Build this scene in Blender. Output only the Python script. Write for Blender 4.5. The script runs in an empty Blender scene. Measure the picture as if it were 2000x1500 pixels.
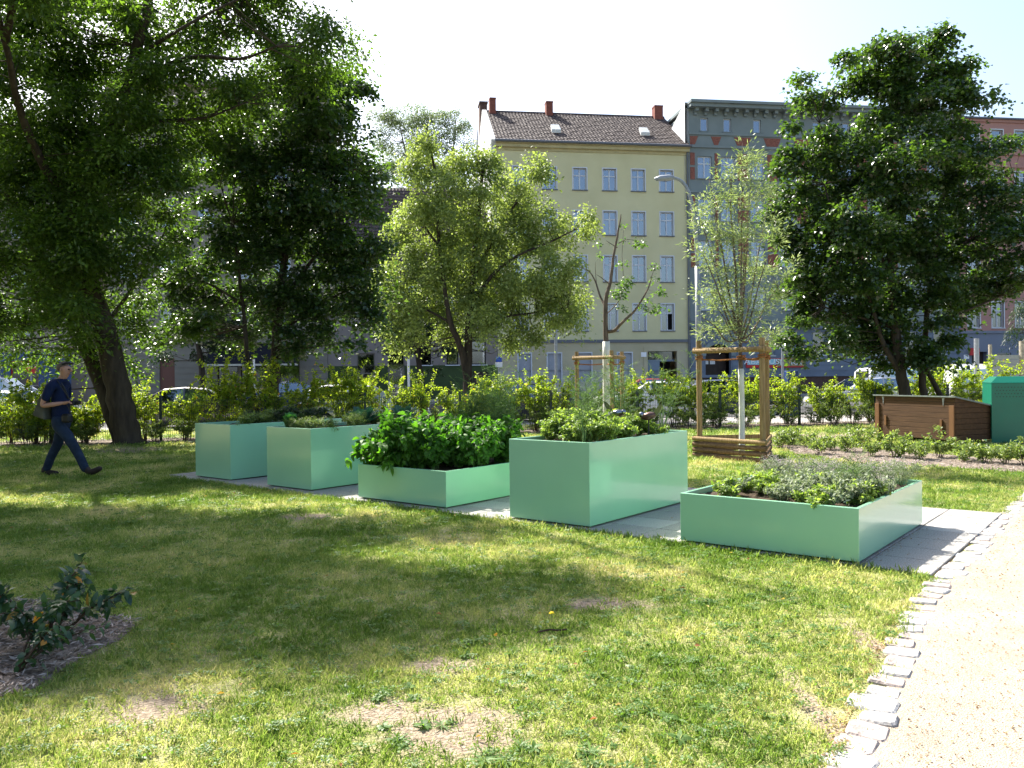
import bpy, math, random
import numpy as np
from mathutils import Vector, Matrix
random.seed(7)
R = np.random.default_rng(11)
S = bpy.context.scene
C = S.collection
rad = math.radians
# ------------------------------------------------------------------ camera, world, sun, exposure
CF, CP, CR, CH = 1608.7, rad(-0.479), rad(0.624), 1.5
cam = bpy.data.cameras.new('camera'); co = bpy.data.objects.new('camera', cam); C.objects.link(co)
cam.sensor_fit = 'HORIZONTAL'; cam.sensor_width = 36; cam.lens = CF/2000*36; cam.clip_start = .05; cam.clip_end = 2000
co.matrix_world = Matrix.Translation((0, 0, CH)) @ Matrix.Rotation(rad(90)+CP, 4, 'X') @ Matrix.Rotation(-CR, 4, 'Z')
S.camera = co
SUN_AZ, SUN_EL = rad(-38), rad(47)          # clockwise from +Y
w = bpy.data.worlds.new('World'); S.world = w; w.use_nodes = True
nt = w.node_tree; bg = nt.nodes['Background']; sky = nt.nodes.new('ShaderNodeTexSky')
sky.sky_type = 'NISHITA'; sky.sun_disc = False; sky.sun_elevation = SUN_EL; sky.sun_rotation = SUN_AZ
sky.air_density = 1.0; sky.dust_density = 3.0; sky.ozone_density = 1.0
nt.links.new(sky.outputs[0], bg.inputs[0]); bg.inputs[1].default_value = .115
sl = bpy.data.lights.new('sun', 'SUN'); sl.energy = 5.0; sl.angle = rad(.53); sl.color = (1, .95, .86)
so = bpy.data.objects.new('sun', sl); C.objects.link(so)
sd = Vector((math.sin(SUN_AZ)*math.cos(SUN_EL), math.cos(SUN_AZ)*math.cos(SUN_EL), math.sin(SUN_EL)))
so.rotation_euler = sd.to_track_quat('Z', 'Y').to_euler(); so.location = (0, 0, 40)
S.view_settings.view_transform = 'Standard'; S.view_settings.look = 'None'
S.view_settings.exposure = 1.55; S.view_settings.gamma = 1
try: S.view_settings.use_curve_mapping = False
except Exception: pass
S.render.engine = 'CYCLES'
S.cycles.max_bounces = 8; S.cycles.transparent_max_bounces = 8; S.cycles.transmission_bounces = 5
S.cycles.diffuse_bounces = 4; S.cycles.glossy_bounces = 3; S.cycles.sample_clamp_indirect = 8

# ------------------------------------------------------------------ pixel <-> world measuring helpers (photo pixels, 2000 x 1500)
def ray(px, py):
    X, Y = px-1000, py-750; cr, sr = math.cos(CR), math.sin(CR)
    cx, cy = (X*cr-Y*sr)/CF, -(X*sr+Y*cr)/CF
    return Vector((cx, math.cos(CP)-cy*math.sin(CP), math.sin(CP)+cy*math.cos(CP)))
def at(px, py, Y):
    d = ray(px, py); return Vector((0, 0, CH))+d*(Y/d.y)
def gnd(px, py, z=0.):
    d = ray(px, py); return Vector((0, 0, CH))+d*((z-CH)/d.z)

# ------------------------------------------------------------------ material helpers
def mat(name, base=(.5, .5, .5), rough=.7, spec=.4, metal=0., var=0., vscale=3., col2=None, bump=0., bscale=40., detail=6, coat=0., stretch=None, rvar=0.):
    m = bpy.data.materials.new(name); m.use_nodes = True; t = m.node_tree; N, L = t.nodes, t.links
    p = N['Principled BSDF']; p.inputs['Base Color'].default_value = (*base, 1); p.inputs['Roughness'].default_value = rough
    p.inputs['Specular IOR Level'].default_value = spec; p.inputs['Metallic'].default_value = metal
    if coat: p.inputs['Coat Weight'].default_value = coat; p.inputs['Coat Roughness'].default_value = .08
    tc = N.new('ShaderNodeTexCoord'); mp = N.new('ShaderNodeMapping'); L.new(tc.outputs['Object'], mp.inputs[0])
    if stretch: mp.inputs['Scale'].default_value = stretch
    if var or col2:
        n = N.new('ShaderNodeTexNoise'); n.inputs['Scale'].default_value = vscale; n.inputs['Detail'].default_value = detail; L.new(mp.outputs[0], n.inputs[0])
        r = N.new('ShaderNodeValToRGB'); r.color_ramp.elements[0].position = .32; r.color_ramp.elements[1].position = .68
        c2 = col2 or tuple(min(1, c*(1+var)) for c in base); c1 = base if col2 else tuple(c*(1-var) for c in base)
        r.color_ramp.elements[0].color = (*c1, 1); r.color_ramp.elements[1].color = (*c2, 1)
        L.new(n.outputs[0], r.inputs[0]); L.new(r.outputs[0], p.inputs['Base Color'])
        if rvar:
            ma = N.new('ShaderNodeMapRange'); ma.inputs[3].default_value = rough-rvar; ma.inputs[4].default_value = rough+rvar
            L.new(n.outputs[0], ma.inputs[0]); L.new(ma.outputs[0], p.inputs['Roughness'])
    if bump:
        n2 = N.new('ShaderNodeTexNoise'); n2.inputs['Scale'].default_value = bscale; n2.inputs['Detail'].default_value = 5; L.new(mp.outputs[0], n2.inputs[0])
        b = N.new('ShaderNodeBump'); b.inputs['Strength'].default_value = bump; b.inputs['Distance'].default_value = .02
        L.new(n2.outputs[0], b.inputs['Height']); L.new(b.outputs[0], p.inputs['Normal'])
    return m
def leafmat(name, a, b, trans=None, rough=.45, tmix=.45, spec=.4, attr='v', c3=None):
    """two sided leaf: glossy diffuse front mixed with translucency; per leaf colour from attribute"""
    m = bpy.data.materials.new(name); m.use_nodes = True; t = m.node_tree; N, L = t.nodes, t.links
    p = N['Principled BSDF']; p.inputs['Roughness'].default_value = rough; p.inputs['Specular IOR Level'].default_value = spec
    if attr == 'OBJ':
        s = N.new('ShaderNodeObjectInfo'); src = s.outputs['Random']
    else:
        s = N.new('ShaderNodeAttribute'); s.attribute_name = attr; src = s.outputs['Fac']
    r = N.new('ShaderNodeValToRGB'); e = r.color_ramp.elements
    e[0].color = (*a, 1); e[1].color = (*b, 1)
    if c3: x = e.new(.965); x.color = (*b, 1); e[2].color = (*c3, 1); e[2].position = 1.
    L.new(src, r.inputs[0]); L.new(r.outputs[0], p.inputs['Base Color'])
    tr = N.new('ShaderNodeBsdfTranslucent'); mx = N.new('ShaderNodeMixShader'); mx.inputs[0].default_value = tmix
    hs = N.new('ShaderNodeMix'); hs.data_type = 'RGBA'; hs.blend_type = 'MULTIPLY'; hs.inputs[0].default_value = 1
    hs.inputs[7].default_value = (*(trans or (2.2, 2.3, .9)), 1)
    L.new(r.outputs[0], hs.inputs[6]); L.new(hs.outputs[2], tr.inputs[0])
    L.new(p.outputs[0], mx.inputs[1]); L.new(tr.outputs[0], mx.inputs[2])
    L.new(mx.outputs[0], N['Material Output'].inputs[0])
    return m
# ------------------------------------------------------------------ object helpers
def tag(o, label=None, cat=None, group=None, kind=None):
    if label: o['label'] = label
    if cat: o['category'] = cat
    if group: o['group'] = group
    if kind: o['kind'] = kind
    return o
def empty(name, loc=(0, 0, 0), rz=0., label=None, cat=None, group=None, kind=None):
    o = bpy.data.objects.new(name, None); C.objects.link(o); o.location = loc; o.rotation_euler = (0, 0, rz); o.empty_display_size = .2
    return tag(o, label, cat, group, kind)
class MB:
    def __init__(s): s.v = []; s.f = []; s.m = []; s.mi = 0
    def add(s, vs, fs):
        n = len(s.v); s.v += [tuple(v) for v in vs]; s.f += [tuple(i+n for i in f) for f in fs]; s.m += [s.mi]*len(fs); return s
    def box(s, x0, x1, y0, y1, z0, z1):
        return s.add([(x0, y0, z0), (x1, y0, z0), (x1, y1, z0), (x0, y1, z0), (x0, y0, z1), (x1, y0, z1), (x1, y1, z1), (x0, y1, z1)],
                     [(0, 3, 2, 1), (4, 5, 6, 7), (0, 1, 5, 4), (1, 2, 6, 5), (2, 3, 7, 6), (3, 0, 4, 7)])
    def cbox(s, x0, x1, y0, y1, z0, z1, c):     # box with chamfered top edges
        return s.add([(x0, y0, z0), (x1, y0, z0), (x1, y1, z0), (x0, y1, z0), (x0, y0, z1-c), (x1, y0, z1-c), (x1, y1, z1-c), (x0, y1, z1-c),
                      (x0+c, y0+c, z1), (x1-c, y0+c, z1), (x1-c, y1-c, z1), (x0+c, y1-c, z1)],
                     [(0, 3, 2, 1), (8, 9, 10, 11), (0, 1, 5, 4), (1, 2, 6, 5), (2, 3, 7, 6), (3, 0, 4, 7), (4, 5, 9, 8), (5, 6, 10, 9), (6, 7, 11, 10), (7, 4, 8, 11)])
    def tube(s, pts, rads, n=8, cap=True):
        pts = [Vector(p) for p in pts]
        if not hasattr(rads, '__len__'): rads = [rads]*len(pts)
        rings = []; up = Vector((0, 0, 1)); prev = None
        for i, p in enumerate(pts):
            d = (pts[min(i+1, len(pts)-1)]-pts[max(i-1, 0)]).normalized()
            if prev is None:
                a = d.cross(up if abs(d.z) < .9 else Vector((1, 0, 0))).normalized()
            else:
                a = (prev-d*prev.dot(d)).normalized()
            prev = a; b = d.cross(a)
            rings.append([p+(a*math.cos(2*math.pi*k/n)+b*math.sin(2*math.pi*k/n))*rads[i] for k in range(n)])
        vs = [v for r in rings for v in r]; fs = []
        for i in range(len(pts)-1):
            for k in range(n):
                k2 = (k+1) % n; fs.append((i*n+k, i*n+k2, (i+1)*n+k2, (i+1)*n+k))
        if cap: fs.append(tuple(range(n-1, -1, -1))); fs.append(tuple((len(pts)-1)*n+k for k in range(n)))
        return s.add(vs, fs)
    def poly(s, pts, z0, z1):   # extruded polygon (ccw)
        n = len(pts); vs = [(x, y, z0) for x, y in pts]+[(x, y, z1) for x, y in pts]
        return s.add(vs, [tuple(range(n-1, -1, -1)), tuple(range(n, 2*n))]+[(i, (i+1) % n, n+(i+1) % n, n+i) for i in range(n)])
    def xz(s, pts, y0, y1):     # polygon in x,z extruded along y
        n = len(pts); vs = [(x, y0, z) for x, z in pts]+[(x, y1, z) for x, z in pts]
        return s.add(vs, [tuple(range(n)), tuple(range(2*n-1, n-1, -1))]+[(i, n+i, n+(i+1) % n, (i+1) % n) for i in range(n)])
    def lathe(s, prof, c=(0, 0, 0), n=16, axis='z'):
        vs = []
        for r, h in prof:
            for k in range(n):
                a = 2*math.pi*k/n; x, y = r*math.cos(a), r*math.sin(a)
                vs.append((c[0]+x, c[1]+y, c[2]+h) if axis == 'z' else (c[0]+x, c[1]+h, c[2]+y))
        fs = [(i*n+k, i*n+(k+1) % n, (i+1)*n+(k+1) % n, (i+1)*n+k) for i in range(len(prof)-1) for k in range(n)]
        return s.add(vs, fs)
    def build(s, name, mats, parent=None, smooth=False, bevel=0., me=None):
        if me is None:
            me = bpy.data.meshes.new(name); me.from_pydata(s.v, [], s.f)
            for m in (mats if isinstance(mats, (list, tuple)) else [mats]): me.materials.append(m)
            if len(me.materials) > 1: me.polygons.foreach_set('material_index', s.m)
            if smooth: me.polygons.foreach_set('use_smooth', [True]*len(s.f))
        o = bpy.data.objects.new(name, me); C.objects.link(o)
        if parent: o.parent = parent
        if bevel:
            b = o.modifiers.new('bevel', 'BEVEL'); b.width = bevel; b.segments = 2; b.limit_method = 'ANGLE'; b.angle_limit = rad(40)
        return o
def inst(src, parent=None, loc=None, rot=None, name=None):
    o = src.copy(); C.objects.link(o); o.parent = parent
    if name: o.name = name
    if loc is not None: o.location = loc
    if rot is not None: o.rotation_euler = rot
    return o
def copy_tree(o, parent=None):
    c = o.copy(); C.objects.link(c); c.parent = parent
    for ch in o.children: copy_tree(ch, c)
    return c
def npmesh(name, verts, faces, mats, parent=None, fattr=None, smooth=False):
    """verts Nx3, faces Mxk"""
    me = bpy.data.meshes.new(name); k = faces.shape[1]
    me.vertices.add(len(verts)); me.vertices.foreach_set('co', np.ascontiguousarray(verts, dtype=np.float32).ravel())
    me.loops.add(faces.size); me.loops.foreach_set('vertex_index', faces.ravel().astype(np.int32))
    me.polygons.add(len(faces)); me.polygons.foreach_set('loop_start', np.arange(0, faces.size, k, dtype=np.int32))
    me.update(calc_edges=True)
    for m in (mats if isinstance(mats, (list, tuple)) else [mats]): me.materials.append(m)
    if fattr is not None:
        a = me.attributes.new('v', 'FLOAT', 'FACE'); a.data.foreach_set('value', fattr.astype(np.float32))
    if smooth: me.polygons.foreach_set('use_smooth', np.ones(len(faces), dtype=bool))
    o = bpy.data.objects.new(name, me); C.objects.link(o); o.parent = parent
    return o
def unit(a): return a/np.maximum(np.linalg.norm(a, axis=-1, keepdims=True), 1e-9)
def leaf_geo(P, D, Nn, L, W, shape='diamond', fold=.25, curl=.0):
    """leaf blades: base P, axis D, normal Nn, length L, width W"""
    D = unit(D); Sd = unit(np.cross(D, Nn)); Nn = np.cross(Sd, D); n = len(P); L = L[:, None]; W = W[:, None]
    if shape == 'diamond':
        V = np.stack([P, P+D*L*.45+Sd*W*.5+Nn*W*fold, P+D*L-Nn*L*curl, P+D*L*.45-Sd*W*.5+Nn*W*fold], 1).reshape(-1, 3)
        b = np.arange(n)[:, None]*4
        F = np.concatenate([b+np.array([0, 1, 2]), b+np.array([0, 2, 3])], 1).reshape(-1, 3); k = 2
    elif shape == 'oval':
        c = [P, P+D*L*.3+Sd*W*.48+Nn*W*fold, P+D*L*.7+Sd*W*.36+Nn*(W*fold-L*curl*.5), P+D*L-Nn*L*curl,
             P+D*L*.7-Sd*W*.36+Nn*(W*fold-L*curl*.5), P+D*L*.3-Sd*W*.48+Nn*W*fold]
        V = np.stack(c, 1).reshape(-1, 3); b = np.arange(n)[:, None]*6
        F = np.concatenate([b+np.array(t) for t in ([0, 1, 5], [1, 2, 5], [2, 4, 5], [2, 3, 4])], 1).reshape(-1, 3); k = 4
    elif shape == 'lobed':     # maple like: three pointed lobes
        c = [P, P+D*L*.25+Sd*W*.5+Nn*W*fold, P+D*L*.55+Sd*W*.22, P+D*L-Nn*L*curl, P+D*L*.55-Sd*W*.22, P+D*L*.25-Sd*W*.5+Nn*W*fold]
        V = np.stack(c, 1).reshape(-1, 3); b = np.arange(n)[:, None]*6
        F = np.concatenate([b+np.array(t) for t in ([0, 1, 2], [0, 2, 4], [0, 4, 5], [2, 3, 4])], 1).reshape(-1, 3); k = 4
    elif shape == 'blade':
        V = np.stack([P-Sd*W*.5, P+Sd*W*.5, P+D*L-Nn*L*curl], 1).reshape(-1, 3); b = np.arange(n)[:, None]*3
        F = b+np.array([0, 1, 2]); k = 1
    return V, F, k
def leaves(name, P, D, Nn, L, W, m, parent=None, shape='diamond', fold=.25, curl=0., v=None, mats2=None):
    V, F, k = leaf_geo(np.asarray(P), np.asarray(D), np.asarray(Nn), np.asarray(L), np.asarray(W), shape, fold, curl)
    if v is None: v = R.random(len(P))
    return npmesh(name, V, F, m, parent, np.repeat(v, k))
def rdir(n, up=0., spread=1.):
    d = R.normal(size=(n, 3))*spread; d[:, 2] += up; return unit(d)

# ------------------------------------------------------------------ materials
M = {}
M['paint'] = mat('mint powder coat', (.295, .575, .37), .22, .5, var=.03, vscale=2.0, bump=.03, bscale=2.6, coat=.55)
M['soil'] = mat('garden soil', (.035, .024, .016), .95, .2, col2=(.09, .065, .045), vscale=25, bump=.9, bscale=60)
M['bark'] = mat('rough bark', (.045, .034, .026), .92, .2, col2=(.11, .085, .065), vscale=9, bump=1., bscale=22, stretch=(1, 1, .18))
M['bark_dark'] = mat('dark bark', (.03, .024, .018), .92, .2, col2=(.07, .055, .04), vscale=9, bump=1., bscale=22, stretch=(1, 1, .2))
M['bark_grey'] = mat('grey brown bark', (.08, .06, .045), .9, .2, col2=(.17, .13, .1), vscale=14, bump=.8, bscale=40, stretch=(1, 1, .3))
M['limewash'] = mat('white trunk paint', (.72, .72, .66), .85, .2, col2=(.55, .56, .49), vscale=10, bump=.5, bscale=50, stretch=(1, 1, .3))
M['pole_wood'] = mat('pressure treated round wood', (.2, .13, .055), .75, .25, col2=(.36, .25, .12), vscale=5, bump=.4, bscale=30, stretch=(6, 6, .6))
M['board_wood'] = mat('weathered half round board', (.12, .07, .035), .8, .2, col2=(.22, .14, .08), vscale=5, bump=.4, bscale=30, stretch=(.7, 6, 6))
M['plank'] = mat('brown stained plank', (.055, .03, .015), .75, .2, col2=(.095, .052, .026), vscale=4, bump=.3, bscale=25, stretch=(.5, 4, 7))
M['plank_light'] = mat('lighter stained batten', (.13, .06, .024), .6, .3, col2=(.18, .09, .036), vscale=5, bump=.2, bscale=25, stretch=(6, 6, .6))
M['grey_metal'] = mat('galvanised steel', (.3, .32, .34), .5, .4, metal=.25, var=.12, vscale=12)
M['dark_metal'] = mat('dark green coated wire', (.012, .03, .022), .5, .5)
M['black'] = mat('black plastic', (.012, .012, .013), .5, .4)
M['green_box'] = mat('saturated green coated steel', (.0, .125, .078), .35, .5, var=.05, vscale=2, bump=.01, bscale=6)
M['rope'] = mat('coconut fibre rope', (.3, .13, .05), .95, .1, var=.3, vscale=60, bump=.8, bscale=120)
M['slab'] = mat('exposed aggregate slab', (.2, .19, .175), .85, .3, col2=(.42, .4, .37), vscale=95, bump=.5, bscale=110, detail=8)
M['slab2'] = mat('paler exposed aggregate slab', (.28, .27, .25), .85, .3, col2=(.5, .48, .45), vscale=95, bump=.5, bscale=110, detail=8)
M['sett'] = mat('granite sett grey', (.22, .21, .2), .8, .3, col2=(.4, .385, .37), vscale=30, bump=.6, bscale=35)
M['sett2'] = mat('granite sett pinkish', (.25, .205, .185), .8, .3, col2=(.4, .35, .32), vscale=30, bump=.6, bscale=35)
M['sett3'] = mat('granite sett pale', (.32, .31, .295), .8, .3, col2=(.5, .485, .46), vscale=30, bump=.6, bscale=35)
M['asphalt'] = mat('asphalt', (.045, .045, .047), .9, .3, col2=(.075, .073, .07), vscale=2, bump=.3, bscale=80)
M['walk'] = mat('pavement stone', (.3, .28, .26), .9, .3, col2=(.4, .38, .35), vscale=3, bump=.3, bscale=40)
M['bed'] = mat('bedding sand', (.16, .13, .1), .95, .2, var=.3, vscale=30)

bare = [(gnd(890, 1425), .33, .16), (gnd(745, 1388), .2, .09), (gnd(300, 1385), .24, .12), (gnd(1180, 1180), .3, .08), (gnd(860, 1300), .2, .07), (gnd(250, 880), .9, .4), (gnd(1600, 852), 1.8, .4), (gnd(600, 1010), .35, .12), (gnd(1625, 1420), .07, .35), (gnd(1690, 1250), .07, .2)]
# lawn ground: green, straw and bare soil patches
def ground_mat():
    m = bpy.data.materials.new('lawn ground'); m.use_nodes = True; t = m.node_tree; N, L = t.nodes, t.links; p = N['Principled BSDF']
    g = N.new('ShaderNodeNewGeometry')
    def noise(s, d=6):
        n = N.new('ShaderNodeTexNoise'); n.inputs['Scale'].default_value = s; n.inputs['Detail'].default_value = d; L.new(g.outputs['Position'], n.inputs[0]); return n
    r = N.new('ShaderNodeValToRGB'); e = r.color_ramp.elements
    e[0].position = .3; e[0].color = (.16, .2, .05, 1); e[1].position = .7; e[1].color = (.48, .41, .26, 1)
    x = e.new(.5); x.color = (.3, .3, .12, 1)
    n1, n2 = noise(.9, 7), noise(35, 4)
    mx = N.new('ShaderNodeMix'); mx.inputs[0].default_value = .38; L.new(n1.outputs[0], mx.inputs[2]); L.new(n2.outputs[0], mx.inputs[3])
    L.new(mx.outputs[0], r.inputs[0]); L.new(r.outputs[0], p.inputs['Base Color']); p.inputs['Roughness'].default_value = .95; p.inputs['Specular IOR Level'].default_value = .15
    last = None
    for c, a_, b_ in bare:
        v1 = N.new('ShaderNodeVectorMath'); v1.operation = 'SUBTRACT'; L.new(g.outputs['Position'], v1.inputs[0]); v1.inputs[1].default_value = (c.x, c.y, 0)
        v2 = N.new('ShaderNodeVectorMath'); v2.operation = 'MULTIPLY'; L.new(v1.outputs[0], v2.inputs[0]); v2.inputs[1].default_value = (1/a_, 1/(b_*2.), 0)
        v3 = N.new('ShaderNodeVectorMath'); v3.operation = 'LENGTH'; L.new(v2.outputs[0], v3.inputs[0])
        if last is None: last = v3.outputs['Value']
        else:
            mn = N.new('ShaderNodeMath'); mn.operation = 'MINIMUM'; L.new(last, mn.inputs[0]); L.new(v3.outputs['Value'], mn.inputs[1]); last = mn.outputs[0]
    n4 = noise(7, 6); ad = N.new('ShaderNodeMath'); ad.operation = 'MULTIPLY_ADD'; L.new(n4.outputs[0], ad.inputs[0]); ad.inputs[1].default_value = 1.6; L.new(last, ad.inputs[2])
    mr = N.new('ShaderNodeMapRange'); mr.inputs[1].default_value = 1.35; mr.inputs[2].default_value = 2.1; mr.inputs[3].default_value = 1; mr.inputs[4].default_value = 0; L.new(ad.outputs[0], mr.inputs[0])
    n5 = noise(40, 6); r5 = N.new('ShaderNodeValToRGB'); r5.color_ramp.elements[0].color = (.2, .15, .1, 1); r5.color_ramp.elements[1].color = (.42, .34, .25, 1); r5.color_ramp.elements[0].position = .35; r5.color_ramp.elements[1].position = .65; L.new(n5.outputs[0], r5.inputs[0])
    mc = N.new('ShaderNodeMix'); mc.data_type = 'RGBA'; L.new(mr.outputs[0], mc.inputs[0]); L.new(r.outputs[0], mc.inputs[6]); L.new(r5.outputs[0], mc.inputs[7]); L.new(mc.outputs[2], p.inputs['Base Color'])
    b = N.new('ShaderNodeBump'); b.inputs['Strength'].default_value = .9; b.inputs['Distance'].default_value = .03; n3 = noise(60, 5)
    L.new(n3.outputs[0], b.inputs['Height']); L.new(b.outputs[0], p.inputs['Normal'])
    return m
M['lawn'] = ground_mat()
M['bare'] = mat('dry bare soil', (.3, .23, .16), .95, .15, col2=(.42, .34, .25), vscale=14, bump=.7, bscale=70)
def gravel_mat():
    m = bpy.data.materials.new('yellow path gravel'); m.use_nodes = True; t = m.node_tree; N, L = t.nodes, t.links; p = N['Principled BSDF']
    g = N.new('ShaderNodeNewGeometry'); v = N.new('ShaderNodeTexVoronoi'); v.inputs['Scale'].default_value = 130; L.new(g.outputs['Position'], v.inputs[0])
    r = N.new('ShaderNodeValToRGB'); e = r.color_ramp.elements; e[0].color = (.26, .16, .09, 1); e[0].position = .0; e[1].color = (.34, .28, .215, 1); e[1].position = .2
    x = e.new(1.); x.color = (.46, .39, .305, 1)
    L.new(v.outputs['Color'], r.inputs[0])
    n = N.new('ShaderNodeTexNoise'); n.inputs['Scale'].default_value = 2.5; n.inputs['Detail'].default_value = 8; L.new(g.outputs['Position'], n.inputs[0])
    mr = N.new('ShaderNodeMapRange'); mr.inputs[1].default_value = .3; mr.inputs[2].default_value = .7; mr.inputs[3].default_value = .82; mr.inputs[4].default_value = 1.08; L.new(n.outputs[0], mr.inputs[0])
    mm = N.new('ShaderNodeVectorMath'); mm.operation = 'SCALE'; L.new(r.outputs[0], mm.inputs[0]); L.new(mr.outputs[0], mm.inputs[3]); L.new(mm.outputs[0], p.inputs['Base Color'])
    p.inputs['Roughness'].default_value = .95; p.inputs['Specular IOR Level'].default_value = .15
    b = N.new('ShaderNodeBump'); b.inputs['Strength'].default_value = .7; b.inputs['Distance'].default_value = .008; L.new(v.outputs['Distance'], b.inputs['Height']); L.new(b.outputs[0], p.inputs['Normal'])
    return m
M['gravel'] = gravel_mat()

# ------------------------------------------------------------------ terrain
PHI = rad(8.2); SX, SN = Vector((math.cos(PHI), math.sin(PHI), 0)), Vector((-math.sin(PHI), math.cos(PHI), 0))
FO = Vector((0, 59.66, 0))                         # a point on the line of house fronts
def st(u, v, z=0.): return FO+SX*u+SN*v+Vector((0, 0, z))
def fac(px, py, v=0.):                             # pixel -> (u, z) on the plane of house fronts
    d = ray(px, py); o = Vector((0, 0, CH)); k = ((FO+SN*v-o).dot(SN))/d.dot(SN); p = o+d*k
    return (p-FO).dot(SX), p.z
def strip(name, v0, v1, z, m, u0=-260, u1=260, th=.3):
    b = MB(); b.poly([tuple(st(u0, v0)[:2]), tuple(st(u1, v0)[:2]), tuple(st(u1, v1)[:2]), tuple(st(u0, v1)[:2])], z-th, z)
    return tag(b.build(name, m), kind='structure')
gp = MB(); gp.add([(-900, -400, -.42), (900, -400, -.42), (900, 1200, -.42), (-900, 1200, -.42)], [(0, 1, 2, 3)])
tag(gp.build('ground', M['asphalt']), kind='structure')
VF = -36.6                                         # street-side edge of the lawn
# lawn sheet, gently uneven
def lawn():
    nx, ny = 150, 110; xs = np.linspace(-60, 60, nx); vs = np.linspace(0, 1, ny)
    X = np.repeat(xs[None, :], ny, 0); Yb = 59.66+VF/math.cos(PHI)+X*math.tan(PHI)
    Y = -25+(Yb+25)*vs[:, None]
    Z = .0*X
    V = np.stack([X, Y, Z], -1).reshape(-1, 3); i = np.arange(ny-1)[:, None]*nx+np.arange(nx-1)[None, :]; i = i.ravel()
    F = np.stack([i, i+1, i+nx+1, i+nx], 1)
    o = npmesh('lawn', V, F, M['lawn'], smooth=True); return tag(o, kind='structure')
lawn()
strip('pavement_near', VF+.01, -31.0, 0.0, M['walk'])
strip('road', -30.84, -7.2, -.13, M['asphalt'])
kb = strip('street_kerb', -31.0, -30.84, .012, M['sett'])
strip('pavement_far', -7.0, .1, 0.0, M['walk']); strip('street_kerb', -7.2, -7.0, .012, M['sett'])

# planter grid axes
TH = rad(-38.6); A = Vector((math.cos(TH), math.sin(TH), 0)); B = Vector((-math.sin(TH), math.cos(TH), 0))
PO = Vector((1.485, 7.322, 0))                    # front left corner of the nearest planter
def pl(u, v, z=0.): return PO+A*u+B*v+Vector((0, 0, z))
# gravel path, defined by its left edge (image measured on the ground)
kerb_px = [(1622, 1560), (1670, 1482), (1690, 1444), (1697, 1408), (1722, 1362), (1741, 1316), (1752, 1284), (1765, 1256), (1782, 1238), (1796, 1208), (1812, 1178), (1838, 1150),
           (1866, 1120), (1892, 1092), (1921, 1060), (1952, 1023), (1985, 988), (2040, 935), (2120, 880)]
kerb = [gnd(x+(46 if y > 1380 else 30 if y > 1230 else 16), y) for x, y in kerb_px]
kerb = [kerb[0]+Vector((-1.4, -3.6, 0)), kerb[0]+Vector((-.45, -1.3, 0))]+kerb+[kerb[-1]+Vector((5, 4.5, 0)), kerb[-1]+Vector((12, 8, 0))]
def path_mesh():
    b = MB(); n = len(kerb); vs = [(p.x-.07, p.y, .004) for p in kerb]+[(p.x+14.0, p.y-9.5, .006) for p in kerb]
    b.add(vs, [(i, n+i, n+i+1, i+1) for i in range(n-1)])
    return tag(b.build('gravel_path', M['gravel']), kind='structure')
path_mesh()
# resample kerb line & setts
def resample(pts, step):
    out = []; acc = 0.
    for a, b in zip(pts[:-1], pts[1:]):
        L = (b-a).length; d = (b-a)/L; s = acc
        while s < L: out.append((a+d*s, d)); s += step() if callable(step) else step
        acc = s-L
    return out
kr = empty('stone_kerb', kind='structure')
sett_meshes = []
for q in range(9):
    b = MB(); lx, ly, h = random.uniform(.072, .105), random.uniform(.068, .092), .1
    n = 10; pts = []
    for k in range(n):
        a = 2*math.pi*(k+.5)/n; cx, sy = math.cos(a), math.sin(a)
        e = .32; pts.append((lx*math.copysign(abs(cx)**e, cx)*random.uniform(.93, 1.05), ly*math.copysign(abs(sy)**e, sy)*random.uniform(.93, 1.06)))
    vs = [(x, y, -.06) for x, y in pts]+[(x, y, .004) for x, y in pts]+[(x*.9, y*.9, .013+random.uniform(-.002, .003)) for x, y in pts]
    fs = [(i, (i+1) % n, n+(i+1) % n, n+i) for i in range(n)]+[(n+i, n+(i+1) % n, 2*n+(i+1) % n, 2*n+i) for i in range(n)]+[tuple(2*n+i for i in range(n))]
    b.add(vs, fs); o = b.build('sett', [M['sett'], M['sett2'], M['sett3']][q % 3], kr); sett_meshes.append(o.data)
    if q >= 0: bpy.data.objects.remove(o)
for i, (p, d) in enumerate(resample(kerb, lambda: random.uniform(.155, .175))):
    if p.y > 19: break
    o = bpy.data.objects.new('sett', random.choice(sett_meshes)); C.objects.link(o); o.parent = kr
    side = Vector((d.y, -d.x, 0)); j = random.uniform(-.03, .03)
    o.location = p-side*(.075+j)+Vector((0, 0, random.uniform(-.008, .001))); o.rotation_euler = (random.uniform(-.06, .06), random.uniform(-.06, .06), math.atan2(d.y, d.x)-math.pi/2+random.uniform(-.09, .09))
    o.scale = (random.uniform(.88, 1.12), random.uniform(.93, 1.02), 1)
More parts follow.
